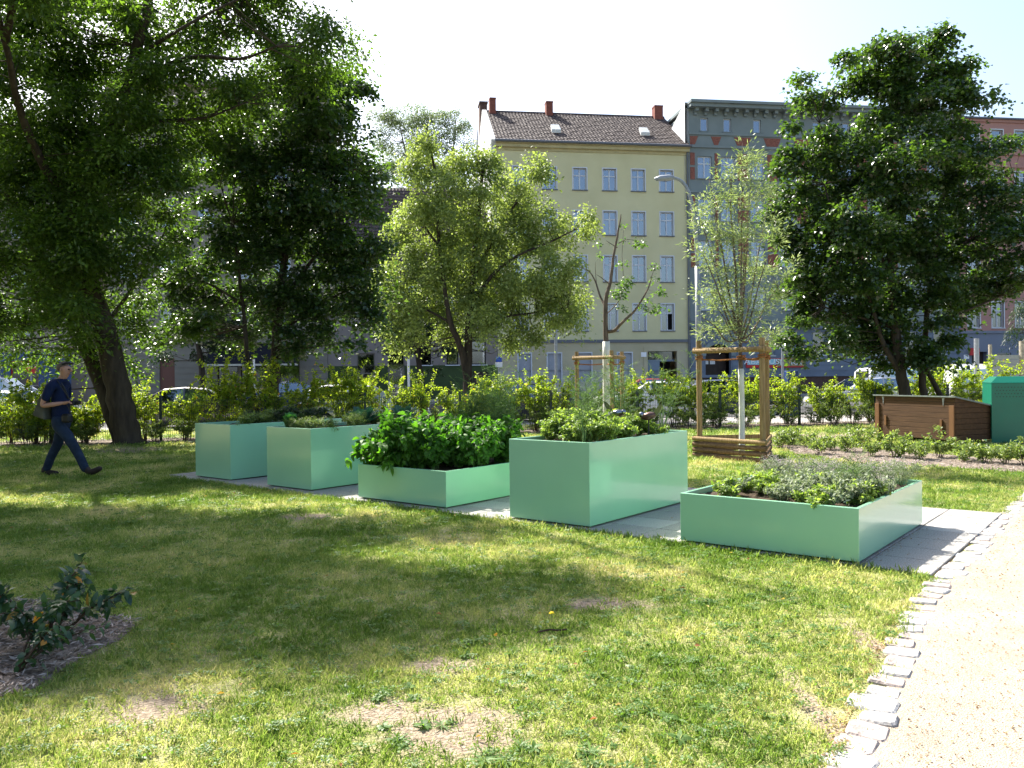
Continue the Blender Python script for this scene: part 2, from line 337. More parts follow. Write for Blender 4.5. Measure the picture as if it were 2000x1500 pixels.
# paved terrace of slabs
ter = MB(); UL, UR, VD = -8.96, 2.04, 3.28
quad = [pl(UL, -.02), pl(UR, -.02), pl(UR, VD), pl(UL, VD)]
ter.poly([(p.x, p.y) for p in quad], -.05, .006); to = tag(ter.build('terrace', M['bed']), kind='structure')
SLB = .5
sm = []
for q in range(3):
    b = MB(); b.cbox(.004, SLB-.004, .004, SLB-.004, -.03, .02, .004); o = b.build('paving_slab', M['slab'] if q < 2 else M['slab2']); sm.append(o.data); bpy.data.objects.remove(o)
nu = int((UR-UL)/SLB)
for i in range(nu+1):
    for j in range(7):
        u, v = UL+i*SLB, -.02+j*.47
        c = pl(u+.25, v+.25)
        if u+SLB > UR+.01: continue
        o = bpy.data.objects.new('paving_slab', sm[2] if random.random() < .12 else sm[random.randint(0, 1)]); C.objects.link(o); o.parent = to
        o.location = pl(u, v, random.uniform(-.002, .002)); o.rotation_euler = (0, 0, TH); o.scale = (1, .94, 1)

# ------------------------------------------------------------------ planters
PL = [(-7.98, .953, .844), (-6.12, .98, .846), (-4.20, 1.493, .444), (-2.01, 1.002, .854), (0, 1.524, .454)]
fronts = [Vector((-4.895, 12.694, 0)), Vector((-3.435, 11.496, 0)), Vector((-1.924, 10.219, 0)), Vector((-.039, 8.631, 0)), PO]
LEN = 2.09
plab = ['tall mint green metal planter, the farthest one, nearest to the walking man', 'tall mint green metal planter with a cabbage at its corner, second from the far end',
        'low mint green metal planter full of bushy dark green potato plants', 'tall mint green metal planter with herbs and two metal garden birds',
        'low wide mint green metal planter beside the gravel path, the nearest one']
planters = []
for (u, wd, h), f, lb in zip(PL, fronts, plab):
    r = empty('planter', f, TH, lb, 'planter', 'mint green metal planters in a row on the terrace')
    t = .034; g = .035   # wall thickness, shadow gap below
    outer = [(0, 0), (wd, 0), (wd, LEN), (0, LEN)]; inner = [(t, t), (wd-t, t), (wd-t, LEN-t), (t, LEN-t)]
    b = MB(); vs = [(x, y, g) for x, y in outer]+[(x, y, h) for x, y in outer]+[(x, y, h) for x, y in inner]+[(x, y, h-.2) for x, y in inner]
    fs = []
    for k in range(4):
        k2 = (k+1) % 4; fs += [(k, k2, 4+k2, 4+k), (4+k, 4+k2, 8+k2, 8+k), (8+k, 8+k2, 12+k2, 12+k)]
    b.add(vs, fs+[(3, 2, 1, 0)]); b.build('box_wall', M['paint'], r, bevel=.005)
    pb = MB(); pb.box(.05, wd-.05, .05, LEN-.05, .0, g+.002); pb.build('plinth', M['black'], r)
    # uneven soil
    n = 14; X, Y = np.meshgrid(np.linspace(t, wd-t, n), np.linspace(t, LEN-t, n*2)); Z = h-.05+R.normal(size=X.shape)*.009
    i = (np.arange(2*n-1)[:, None]*n+np.arange(n-1)[None, :]).ravel()
    npmesh('soil', np.stack([X, Y, Z], -1).reshape(-1, 3), np.stack([i, i+1, i+n+1, i+n], 1), M['soil'], r, smooth=True)
    planters.append((r, wd, h))
#==PART2==
# ------------------------------------------------------------------ scattering by geometry nodes (ground cover only)
def scatter(name, pts, rots, scl, idx, protos, label, cat):
    me = bpy.data.meshes.new(name); n = len(pts); me.vertices.add(n); me.vertices.foreach_set('co', np.asarray(pts, dtype=np.float32).ravel())
    for nm, ty, da in (('rot', 'FLOAT_VECTOR', rots), ('scl', 'FLOAT', scl), ('idx', 'INT', idx)):
        a = me.attributes.new(nm, ty, 'POINT'); a.data.foreach_set('vector' if ty == 'FLOAT_VECTOR' else 'value', np.asarray(da, dtype=np.int32 if ty == 'INT' else np.float32).ravel())
    o = bpy.data.objects.new(name, me); C.objects.link(o)
    col = bpy.data.collections.new(name+'_source')
    for p in protos: col.objects.link(p); C.objects.unlink(p)
    g = bpy.data.node_groups.new(name, 'GeometryNodeTree'); g.interface.new_socket('Geometry', in_out='INPUT', socket_type='NodeSocketGeometry'); g.interface.new_socket('Geometry', in_out='OUTPUT', socket_type='NodeSocketGeometry')
    N, L = g.nodes, g.links; gi, go = N.new('NodeGroupInput'), N.new('NodeGroupOutput'); ip = N.new('GeometryNodeInstanceOnPoints'); ci = N.new('GeometryNodeCollectionInfo')
    ci.inputs[0].default_value = col; ci.inputs['Separate Children'].default_value = True; ci.inputs['Reset Children'].default_value = True
    L.new(gi.outputs[0], ip.inputs['Points']); L.new(ci.outputs[0], ip.inputs['Instance']); ip.inputs['Pick Instance'].default_value = True
    for nm, dt, so_ in (('rot', 'FLOAT_VECTOR', 'Rotation'), ('scl', 'FLOAT', 'Scale'), ('idx', 'INT', 'Instance Index')):
        a = N.new('GeometryNodeInputNamedAttribute'); a.data_type = dt; a.inputs['Name'].default_value = nm; L.new(a.outputs['Attribute'], ip.inputs[so_])
    L.new(ip.outputs[0], go.inputs[0]); md = o.modifiers.new('scatter', 'NODES'); md.node_group = g
    return tag(o, label, cat, kind='stuff')

# ------------------------------------------------------------------ trees
def smooth_path(pts, k=4):
    pts = [Vector(p) for p in pts]; out = []
    for i in range(len(pts)-1):
        p0, p1, p2, p3 = pts[max(i-1, 0)], pts[i], pts[i+1], pts[min(i+2, len(pts)-1)]
        for j in range(k):
            t = j/k; out.append(.5*((2*p1)+(p2-p0)*t+(2*p0-5*p1+4*p2-p3)*t*t+(3*p1-p0-3*p2+p3)*t**3))
    return out+[pts[-1]]
def tree(name, base, stems, blobs, lm, bm, label, cat='tree', leafL=.1, leafW=.08, cr=.32, cden=9., nl=110, shape='diamond', group=None, white=None, droop=.35, up=1., flat=.6, fold=.2, twr=.022, shell=2.4, seed=1, nrm=.6, curl=0.):
    rr = np.random.default_rng(seed); base = Vector(base); root = empty(name, base, 0, label, cat, group)
    tb = MB(); sk = []
    for pts, r0, r1 in stems:
        sp = smooth_path([Vector(p)-base for p in pts]); n = len(sp)
        sp = [p+Vector(rr.normal(size=3)*r0*.05) if 0 < i < n-1 else p for i, p in enumerate(sp)]
        rs = [r0+(r1-r0)*(i/(n-1))**.8 for i in range(n)]
        if pts[0] == stems[0][0][0]: rs[0] *= 1.35
        tb.tube(sp, rs, 10 if r0 > .08 else 6)
        sk += [(p, r) for p, r in zip(sp, rs)][2:]
    tb.build('trunk', bm, root, smooth=True)
    if white is not None:
        wb = MB(); wb.tube(*white, 12); wb.build('painted_bark', M['limewash'], root, smooth=True)
    skp = np.array([tuple(p) for p, r in sk]); skr = np.array([r for p, r in sk])
    cs = []
    for c, r in blobs:
        n = max(1, int(cden*r*r+rr.random())); d = unit(rr.normal(size=(n, 3))); q = (rr.random(n)**(1/shell))[:, None]
        cs.append(np.array(tuple(Vector(c)-base))+d*q*r*np.array([1, 1, .9]))
    cs = np.concatenate(cs); tw = MB()
    for c in cs:
        dz = skp[:, 2]-c[2]; dist = np.linalg.norm(skp-c, axis=1)+np.maximum(dz, 0)*1.2
        i = int(np.argmin(dist)); a = skp[i]; ln = np.linalg.norm(c-a)
        if ln > 2.6: continue
        m = (a+c)/2+np.array([0, 0, -.08*ln])+rr.normal(size=3)*.07*ln
        r = min(skr[i]*.7, twr*(.5+.35*ln))
        tw.tube([a, m, c], [r, r*.6, r*.22], 4, cap=False)
    tag(tw.build('branches', bm, root, smooth=True), kind='stuff')
    # leaves
    N = len(cs); cnt = np.maximum(4, (nl*rr.uniform(.55, 1.45, N)).astype(int)); ci = np.repeat(np.arange(N), cnt); n = len(ci)
    csc = rr.uniform(.7, 1.35, N)[ci][:, None]*cr
    off = rr.normal(size=(n, 3))*np.array([.52, .52, .52*flat])*csc
    off[:, 2] -= droop*np.linalg.norm(off[:, :2], axis=1)**2/np.maximum(csc[:, 0], .01)*.9
    P = cs[ci]+off; D = unit(off*np.array([1, 1, .3]))+rr.normal(size=(n, 3))*.5; D[:, 2] -= droop
    Nn = rr.normal(size=(n, 3))*nrm*.75+unit(off)*.75; Nn[:, 2] += up
    L = leafL*rr.uniform(.6, 1.25, n); W = leafW*rr.uniform(.7, 1.2, n)
    v = np.clip(rr.random(N)[ci]*.45+rr.random(n)*.55, 0, 1)
    V, F, k = leaf_geo(P, D, Nn, L, W, shape, fold, curl)
    npmesh('crown', V, F, lm, root, np.repeat(v, k)); return root
def blobs(lst, Y, spread=0., scale=1.0, seed=3):
    rr = random.Random(seed); out = []
    for t in lst:
        px, py, r = t[:3]; y = Y+(t[3] if len(t) > 3 else rr.uniform(-spread, spread)); out.append((at(px, py, y), r/CF*y*scale))
    return out
lm_big = leafmat('boxelder leaf', (.028, .058, .012), (.085, .145, .026), rough=.42, tmix=.5, spec=.45, trans=(2.4, 2.5, .9))
lm_maple = leafmat('dark maple leaf', (.017, .04, .016), (.05, .09, .026), rough=.32, tmix=.4, spec=.7, trans=(3.2, 3.3, .7))
lm_lin = leafmat('linden leaf with pale bracts', (.09, .135, .035), (.28, .34, .12), rough=.5, tmix=.46, trans=(1.8, 1.85, .9), c3=(.42, .45, .24))
lm_wil = leafmat('willow leaf', (.1, .15, .06), (.28, .33, .2), rough=.4, tmix=.4, trans=(1.6, 1.7, .8))
lm_bir = leafmat('birch leaf', (.09, .13, .06), (.2, .25, .13), rough=.5, tmix=.4, trans=(1.4, 1.5, .9))
lm_dark = leafmat('deep green leaf', (.012, .028, .012), (.03, .06, .02), rough=.45, tmix=.3)
lm_horn = leafmat('hornbeam leaf', (.11, .19, .02), (.27, .36, .05), rough=.45, tmix=.55, trans=(2.3, 2.1, .6), c3=(.3, .16, .05))
lm_low = leafmat('privet leaf', (.06, .115, .025), (.2, .26, .09), rough=.5, tmix=.42, trans=(2., 2., .8))
lm_pot = leafmat('potato leaf', (.035, .1, .014), (.1, .22, .03), rough=.6, tmix=.45, trans=(2., 2.4, .7))
lm_herb = leafmat('bright herb leaf', (.1, .17, .035), (.28, .36, .11), rough=.5, tmix=.45, trans=(1.8, 1.9, .7))
lm_grey = leafmat('grey green herb leaf', (.13, .17, .09), (.32, .36, .24), rough=.6, tmix=.3, trans=(1.3, 1.4, .9))
lm_kale = leafmat('blue green cabbage leaf', (.03, .085, .055), (.06, .13, .085), rough=.45, tmix=.3, trans=(1.5, 2., 1.1))
lm_cab = leafmat('green cabbage leaf', (.03, .11, .03), (.05, .15, .04), rough=.4, tmix=.35, trans=(1.8, 2.2, .8))
lm_fen = leafmat('fennel frond', (.05, .11, .03), (.14, .22, .07), rough=.6, tmix=.35, trans=(1.7, 1.8, .8))
lm_rose = leafmat('rose shrub leaf', (.08, .13, .03), (.22, .28, .1), rough=.45, tmix=.4, c3=(.28, .2, .06))
lm_bush = leafmat('mahonia like leaf', (.016, .05, .03), (.045, .095, .03), rough=.32, tmix=.3, c3=(.5, .22, .03), spec=.5)
lm_flower = leafmat('pale pink blossom', (.5, .4, .45), (.6, .55, .5), rough=.7, tmix=.3, trans=(1, 1, 1))
M['stem_green'] = mat('green stalk', (.1, .17, .05), .6, .3, var=.25, vscale=20)
M['twig'] = mat('brown twig', (.07, .045, .03), .85, .2, var=.25, vscale=20)

# big multi-stemmed tree on the left
Y0 = 19.3
b0 = at(250, 866, 19.6); b0.z = 0
stemB = [b0, at(238, 800, 19.5), at(222, 720, 19.4), at(203, 640, 19.4), at(180, 570, 19.3), at(160, 500, 19.2), at(150, 410, 19.0), at(178, 350, 18.9), at(217, 275, 18.8), at(245, 190, 18.6), at(270, 90, 18.4), at(292, -30, 18.2), at(300, -220, 17.8)]
stemA = [b0+Vector((-.12, 0, .1)), at(214, 790, 19.8), at(186, 720, 20), at(150, 630, 20), at(110, 545, 20.1), at(70, 480, 20.2), at(28, 395, 20.2), at(-30, 300, 20.2), at(-90, 150, 20), at(-140, 0, 20), at(-170, -150, 19)]
big_stems = [(stemB, .33, .08), (stemA, .23, .06),
    ([at(245, 190, 18.6), at(290, 150, 18.3), at(340, 122, 18), at(400, 110, 17.6), at(470, 115, 17.2), at(540, 90, 16.8)], .09, .02),
    ([at(262, 110, 18.4), at(330, 70, 18), at(400, 30, 18), at(500, -20, 18.2), at(600, -90, 18.5)], .05, .015),
    ([at(150, 410, 19.0), at(90, 330, 18), at(40, 220, 17), at(10, 80, 16), at(-40, -120, 15)], .12, .04),
    ([at(160, 500, 19.2), at(120, 420, 19.6), at(95, 300, 20), at(110, 150, 20.5), at(140, 20, 21)], .1, .03),
    ([at(292, -30, 18.2), at(330, -150, 17), at(380, -300, 15.5), at(430, -430, 14)], .1, .03),
    ([at(203, 640, 19.4), at(260, 560, 19.8), at(300, 500, 20.2), at(330, 430, 20.5)], .06, .015),
    ([at(217, 275, 18.8), at(300, 240, 18.6), at(400, 230, 18.4), at(480, 200, 18)], .06, .015),
    ([at(10, 80, 16), at(60, -150, 14.5), at(120, -420, 13)], .08, .03)]
bl = blobs([(40, 60, 105), (160, 50, 105), (290, 50, 95), (410, 30, 85), (520, 40, 80), (620, 50, 55), (60, 180, 105), (190, 180, 95), (310, 190, 85), (420, 150, 75), (530, 140, 60), (620, 130, 50), (675, 90, 26),
            (40, 300, 95), (150, 300, 95), (270, 300, 80), (370, 260, 60), (440, 230, 40), (50, 430, 85), (165, 430, 80), (265, 410, 70), (330, 350, 50), (35, 545, 75), (130, 550, 65), (215, 510, 60), (290, 470, 50),
            (55, 640, 55), (140, 640, 45), (20, 690, 30), (250, 600, 50), (185, 690, 26), (90, 700, 24), (0, 760, 20), (245, 700, 24), (265, 660, 26),
            (-80, 100, 130), (-100, 300, 130), (-110, 500, 110), (-60, 620, 70), (-220, 200, 120), (-220, 400, 110)], Y0, 1.5)
bl += blobs([(60, -90, 100), (200, -100, 90), (340, -110, 60), (-80, -80, 120), (-210, 0, 130), (100, -270, 90), (-60, -240, 120), (-220, -180, 120),
             (260, -430, 70), (100, -430, 90), (-60, -420, 120)], 14.6, 1.2)
bl += blobs([(100, -120, 100), (-20, -160, 110), (-150, -90, 120), (0, -330, 110), (-160, -300, 120), (60, -480, 110), (-120, -500, 110)], 15.6, 1.2)  # offset copy of the overhead foliage, added out of view to deepen shade
bl += blobs([(150, 500, 42), (200, 400, 44), (240, 300, 42), (130, 430, 45), (60, 450, 50), (100, 600, 44), (175, 590, 34), (200, 330, 40), (260, 210, 40), (280, 110, 40), (120, 350, 44), (90, 530, 44), (200, 490, 34), (170, 650, 22)], 17.7, .4)
bl += blobs([(470, -70, 80), (580, -60, 70), (670, -90, 50)], 19.5, 1.)
for q in ((-9.0, 9.4, 10.4), (-10.6, 9.8, 10.6), (-9.2, 8.0, 10.4), (-8.2, 12.2, 10.5), (-9.6, 11.2, 11), (-10.8, 12.4, 10.2), (-11.4, 10.2, 11), (-9.4, 9.4, 10.6), (-12.6, 11.6, 10.6), (-13.4, 9.6, 11), (-10.4, 8.4, 11.4), (-12, 8.2, 10.4), (-14.2, 13, 10)):
    bl.append((Vector(q), .95))
for x in np.arange(-16.5, -8.5, 1.5):  # unseen low foliage beyond the left edge, added to block sky light
    for y in np.arange(3.5, 15, 1.6):
        for z in (3.2, 4.8, 6.4, 8.):
            if x > -.66*y-2.9: continue
            if random.random() < .62: bl.append((Vector((x+random.uniform(-.5, .5), y+random.uniform(-.5, .5), z+random.uniform(-.5, .5))), .85))
big_stems.append(([at(-30, 300, 20.2), Vector((-13.2, 16.5, 7.6)), Vector((-13.4, 13, 8.4)), Vector((-13, 9.5, 8.2)), Vector((-12.6, 6.5, 7.6)), Vector((-12.8, 4.5, 7))], .14, .04))  # limbs added to carry the unseen sky-blocking foliage
big_stems.append(([Vector((-13.2, 16.5, 7.6)), Vector((-14, 13, 6)), Vector((-14.6, 9.5, 5)), Vector((-14.2, 6, 4.6))], .09, .03))
tree('boxelder_tree', b0, big_stems, bl, lm_big, M['bark_dark'], 'big leaning multi-stemmed tree behind the walking man, filling the upper left', leafL=.125, leafW=.06, cr=.42, cden=17, nl=245, droop=.45, flat=.7, twr=.013, seed=21, shell=3., nrm=.8)
qv = Vector((-13.5, -2.5, 0))  # unseen tree added behind the camera to keep sky light off planters
tree('unseen_shade_tree', qv, [([qv, qv+Vector((.1, 0, 3)), qv+Vector((0, .2, 7)), qv+Vector((.2, 0, 10))], .3, .08)], [(Vector((-13.5+random.uniform(-4.5, 4.5), -2.5+random.uniform(-4, 4.5), random.uniform(2.6, 11))), 1.7) for _ in range(34)],
     lm_big, M['bark_dark'], 'unseen broad tree added behind the camera on the left to block sky light', leafL=.3, leafW=.2, cr=.8, cden=2.6, nl=60, seed=77, twr=.02)
# dark maple with two thin trunks, left of centre
Y1 = 22.0
mb = at(508, 850, Y1); mb.z = 0; mb2 = at(528, 850, Y1+.2); mb2.z = 0
tree('maple_tree', mb2, [([mb2, at(532, 780, 22.1), at(538, 700, 22.1), at(545, 600, 22.2), at(560, 480, 22.2), at(575, 340, 22.2), at(590, 210, 22.2)], .2, .05),
      ([mb, at(502, 800, 21.8), at(488, 740, 21.7), at(480, 660, 21.7), at(470, 560, 21.6), at(455, 440, 21.5)], .1, .03),
      ([at(545, 600, 22.2), at(600, 520, 22), at(660, 440, 22), at(690, 330, 22)], .07, .02), ([at(538, 660, 22.1), at(600, 610, 22.5), at(670, 570, 22.6), at(720, 540, 22.5)], .06, .02),
      ([at(480, 600, 21.7), at(420, 560, 21.5), at(360, 540, 21.3)], .05, .015), ([at(560, 480, 22.2), at(500, 380, 22.5), at(470, 300, 22.5)], .06, .02)],
     blobs([(600, 130, 60), (680, 230, 48), (692, 160, 36), (640, 160, 62), (560, 190, 80), (620, 260, 90), (500, 290, 90), (690, 320, 60), (560, 370, 100), (650, 400, 90), (715, 400, 40), (440, 380, 80), (480, 480, 90), (590, 490, 95), (690, 500, 70), (395, 480, 70),
            (370, 560, 65), (470, 590, 75), (570, 590, 80), (670, 590, 60), (722, 610, 32), (400, 640, 50), (330, 640, 40), (620, 660, 34), (560, 665, 36), (690, 665, 24), (735, 560, 25), (730, 470, 30), (455, 665, 30)], Y1, 1.2),
     lm_maple, M['bark_dark'], 'dark green maple with two slim trunks behind the far planters', leafL=.12, leafW=.11, cr=.38, cden=16, nl=190, twr=.014, seed=5, shell=3., flat=.5, nrm=.7)
# linden beyond the fence
Y2 = 30.0
lb = at(913, 830, Y2); lb.z = 0
tree('linden_tree', lb, [([lb, at(913, 780, Y2), at(914, 700, Y2), at(917, 620, Y2), at(925, 520, Y2), at(935, 400, Y2), at(945, 320, Y2)], .24, .05),
      ([at(913, 740, Y2), at(900, 680, Y2-.2), at(880, 630, Y2-.4), at(868, 560, Y2-.5), at(856, 460, Y2-.5), at(852, 350, Y2-.5), at(832, 250, Y2-.5)], .15, .03),
      ([at(917, 600, Y2), at(960, 540, Y2-.4), at(1010, 500, Y2-.6), at(1080, 470, Y2-.7), at(1120, 450, Y2-.7)], .09, .02), ([at(925, 540, Y2), at(980, 440, Y2+.3), at(1030, 360, Y2+.4), at(1045, 310, Y2+.4)], .08, .02),
      ([at(856, 480, Y2-.5), at(820, 430, Y2-.6), at(790, 400, Y2-.6)], .06, .015), ([at(915, 640, Y2), at(980, 620, Y2), at(1050, 610, Y2), at(1110, 600, Y2)], .07, .02), ([at(880, 630, Y2-.4), at(820, 600, Y2), at(780, 600, Y2)], .06, .02)],
     blobs([(828, 262, 32), (812, 320, 40), (860, 320, 42), (905, 325, 40), (950, 345, 48), (1052, 310, 24), (1030, 350, 36), (995, 390, 55), (900, 395, 70), (820, 400, 52), (785, 450, 40), (875, 470, 85), (980, 470, 80), (1055, 440, 52), (1100, 455, 32), (1143, 432, 24), (1150, 455, 18),
            (775, 540, 45), (830, 550, 75), (920, 560, 85), (1010, 560, 85), (1085, 520, 50), (1118, 590, 32), (1080, 610, 42), (1130, 625, 22), (960, 635, 42), (880, 625, 46), (800, 620, 52), (765, 660, 26), (1000, 655, 26), (1035, 650, 26), (760, 590, 40), (1110, 560, 26)], Y2, 1.3),
     lm_lin, M['bark_dark'], 'yellow green linden tree in front of the yellow building', leafL=.11, leafW=.085, cr=.36, cden=15, nl=190, twr=.013, seed=8, shell=2.8, flat=.9, droop=.6, nrm=.9, up=.6)
# big maple on the right
Y3 = 24.0
rb = at(1773, 846, Y3); rb.z = 0; rb2 = at(1812, 846, Y3+.2); rb2.z = 0
tree('maple_tree', rb, [([rb, at(1770, 780, Y3), at(1758, 720, Y3), at(1748, 640, Y3), at(1740, 540, Y3), at(1738, 420, Y3), at(1740, 300, Y3), at(1748, 160, Y3)], .21, .04),
      ([rb2, at(1806, 780, Y3+.1), at(1800, 720, Y3+.2), at(1808, 640, Y3+.3), at(1820, 540, Y3+.4), at(1838, 420, Y3+.5), at(1850, 280, Y3+.5)], .14, .03),
      ([at(1758, 725, Y3), at(1735, 690, Y3-.1), at(1718, 650, Y3-.2), at(1690, 560, Y3-.3), at(1640, 460, Y3-.3), at(1610, 360, Y3-.3)], .1, .02),
      ([at(1838, 775, Y3+.2), at(1822, 745, Y3+.2), at(1806, 715, Y3+.2)], .08, .07), ([at(1740, 540, Y3), at(1690, 440, Y3+.3), at(1640, 330, Y3+.4), at(1600, 240, Y3+.4)], .07, .02),
      ([at(1820, 540, Y3+.4), at(1880, 480, Y3+.5), at(1940, 420, Y3+.5), at(1985, 360, Y3+.5)], .07, .02), ([at(1748, 640, Y3), at(1680, 620, Y3), at(1610, 600, Y3)], .06, .02), ([at(1808, 640, Y3), at(1880, 610, Y3), at(1950, 580, Y3)], .06, .02)],
     blobs([(1755, 85, 40), (1755, 130, 60), (1855, 80, 38), (1845, 130, 55), (1700, 140, 48), (1645, 125, 30), (1570, 140, 20), (1590, 185, 38), (1800, 200, 85), (1885, 190, 38), (1735, 235, 70), (1575, 265, 50), (1622, 290, 65), (1520, 330, 30), (1690, 340, 60), (1760, 330, 90), (1860, 300, 75), (1918, 330, 45),
            (1962, 285, 24), (1990, 262, 18), (1585, 390, 75), (1675, 430, 85), (1790, 430, 100), (1905, 420, 75), (1975, 370, 34), (1985, 470, 55), (1560, 470, 52), (1640, 530, 95), (1760, 540, 105), (1880, 530, 90), (1955, 555, 42), (1580, 580, 62), (1545, 640, 32), (1680, 620, 80), (1790, 640, 75), (1868, 600, 45), (1735, 680, 45), (1640, 670, 36), (1830, 685, 34), (1590, 680, 24), (1690, 690, 30),
            (2040, 420, 50), (1510, 400, 20), (2010, 510, 45)], Y3, 1.3),
     lm_maple, M['bark_dark'], 'large dark green maple behind the brown wooden box on the right', leafL=.13, leafW=.12, cr=.4, cden=13, nl=200, twr=.014, seed=9, shell=3., flat=.5, nrm=.65)
# far birch behind the roofs
Y5 = 80.
fb = at(840, 745, Y5); fb.z = 0
tree('birch_tree', fb, [([fb, at(838, 500, Y5), at(836, 350, Y5), at(835, 230, Y5)], .3, .05), ([at(838, 450, Y5), at(800, 330, Y5), at(780, 240, Y5)], .15, .04), ([at(838, 430, Y5), at(880, 320, Y5), at(890, 240, Y5)], .15, .04)],
     blobs([(745, 232, 22), (770, 232, 30), (800, 240, 42), (845, 238, 40), (885, 235, 30), (905, 250, 20), (750, 270, 28), (790, 290, 42), (840, 290, 45), (885, 290, 36), (765, 330, 32), (810, 350, 45), (870, 350, 40), (790, 400, 35), (850, 400, 40)], Y5, 1.5),
     lm_bir, M['bark_grey'], 'pale feathery birch rising behind the low tiled roof', leafL=.2, leafW=.1, cr=.8, cden=5, nl=150, seed=12, shell=2.2, twr=.03)
# dark street trees in front of the shops
for (tx, by, ty, Yt, bb, lb_) in ((400, 790, 640, 44, [(360, 600, 36), (410, 600, 45), (470, 620, 40), (350, 650, 30), (440, 660, 34), (500, 600, 40), (400, 650, 30), (385, 690, 16), (540, 590, 36), (320, 690, 18)], 'dark street tree before the shop awning'),
                               (826, 790, 660, 44, [(760, 640, 34), (800, 640, 40), (850, 640, 42), (900, 650, 30), (780, 680, 26), (870, 680, 26), (740, 600, 30), (830, 600, 40), (840, 720, 13)], 'dark street tree before the low building with green base')):
    q = at(tx, by, Yt); q.z = -.1
    tree('street_tree', q, [([q, at(tx-6, 720, Yt), at(tx-14, 660, Yt), at(tx-10, 590, Yt), at(tx-5, 520, Yt)], .2, .05), ([at(tx-14, 665, Yt), at(tx+30, 620, Yt), at(tx+60, 580, Yt)], .08, .03)],
         blobs(bb, Yt, 1.2), lm_dark, M['bark_dark'], lb_, leafL=.15, leafW=.11, cr=.45, cden=10, nl=150, seed=tx, group=None)
# dark conifer at the right edge
q = at(2012, 800, 36); q.z = 0
tree('conifer_tree', q, [([q, at(2010, 700, 36), at(2008, 590, 36), at(2006, 480, 36)], .2, .04)], blobs([(2005, 600, 22), (1995, 640, 22), (2010, 660, 26), (1982, 665, 12), (2035, 620, 40), (2030, 680, 30), (1998, 610, 14), (2040, 560, 30)], 36, .8),
     lm_dark, M['bark_dark'], 'dark drooping conifer at the right edge above the wooden posts', leafL=.16, leafW=.03, cr=.3, cden=16, nl=110, seed=44, droop=.9)
# young willow in its stake cage
Yw = 14.5
wb0 = at(1449, 885, Yw); wb0.z = 0
wp = [wb0, at(1449, 800, Yw), at(1447, 720, Yw)]
wstem = [(wp+[at(1446, 690, Yw), at(1446, 660, Yw), at(1440, 600, Yw), at(1436, 520, Yw), at(1428, 420, Yw), at(1428, 340, Yw)], .052, .012)]
for tx, ty, dy in ((1395, 420, .1), (1375, 500, -.3), (1460, 330, .2), (1470, 300, 0), (1500, 400, .2), (1500, 500, -.3), (1520, 560, .1), (1385, 350, .2), (1450, 280, -.1), (1400, 600, .3), (1490, 620, .3), (1370, 620, -.1), (1365, 420, .1)):
    wstem.append(([at(1446, 668+random.uniform(-10, 6), Yw), at((1446*2+tx)/3, (668*2+ty)/3+15, Yw+dy*.3), at((1446+tx*2)/3, (668+ty*2)/3, Yw+dy*.7), at(tx, ty, Yw+dy)], .022, .005))
wt = [(p-wb0) for p in smooth_path(wp[:3], 3)]
tree('willow_sapling', wb0, wstem, blobs([(1440, 330, 34), (1475, 320, 22), (1460, 295, 14), (1405, 350, 18), (1400, 400, 34), (1455, 390, 45), (1500, 380, 26), (1385, 440, 30), (1440, 460, 50), (1495, 450, 38), (1375, 500, 26), (1425, 530, 48), (1490, 530, 42), (1370, 560, 20), (1400, 590, 38), (1460, 600, 45), (1510, 590, 28), (1385, 640, 22), (1430, 650, 32), (1480, 650, 30), (1525, 540, 18), (1366, 430, 12), (1545, 520, 12), (1505, 660, 18), (1350, 480, 8)], Yw, .35),
     lm_wil, M['bark_grey'], 'young willow with narrow silvery leaves in the nearer stake cage', leafL=.095, leafW=.02, cr=.15, cden=90, nl=52, seed=31, droop=-.15, up=.2, nrm=1., twr=.006, flat=1., shell=2.2, fold=.15,
     white=(wt, [.056, .054, .052, .051, .05, .05, .05][:len(wt)]))
# sparse young fruit tree with white painted trunk
Yb = 20.8
bb0 = at(1186, 845, Yb); bb0.z = 0
bs = [([bb0, at(1185, 760, Yb), at(1184, 670, Yb), at(1183, 590, Yb), at(1192, 550, Yb), at(1200, 490, Yb), at(1210, 440, Yb), at(1213, 418, Yb)], .1, .01),
      ([at(1185, 648, Yb), at(1200, 645, Yb-.1), at(1215, 630, Yb-.2), at(1235, 612, Yb-.2), at(1250, 592, Yb-.3), at(1265, 565, Yb-.3), at(1272, 545, Yb-.3)], .055, .012),
      ([at(1183, 600, Yb), at(1172, 578, Yb+.2), at(1162, 548, Yb+.3), at(1150, 530, Yb+.3), at(1132, 522, Yb+.3)], .035, .008),
      ([at(1192, 556, Yb), at(1178, 545, Yb), at(1165, 536, Yb)], .02, .005), ([at(1206, 484, Yb), at(1190, 474, Yb), at(1184, 470, Yb)], .015, .003), ([at(1208, 475, Yb), at(1225, 468, Yb), at(1242, 470, Yb)], .014, .004),
      ([at(1183, 615, Yb), at(1207, 590, Yb+.2), at(1218, 560, Yb+.2), at(1215, 500, Yb+.2), at(1218, 450, Yb+.2)], .016, .004), ([at(1165, 555, Yb+.3), at(1163, 530, Yb+.3), at(1163, 512, Yb+.3)], .012, .003),
      ([at(1265, 565, Yb-.3), at(1276, 530, Yb-.3), at(1281, 515, Yb-.3)], .012, .003)]
wt = [(p-bb0) for p in smooth_path([bb0, at(1185, 760, Yb), at(1184, 667, Yb)], 3)]
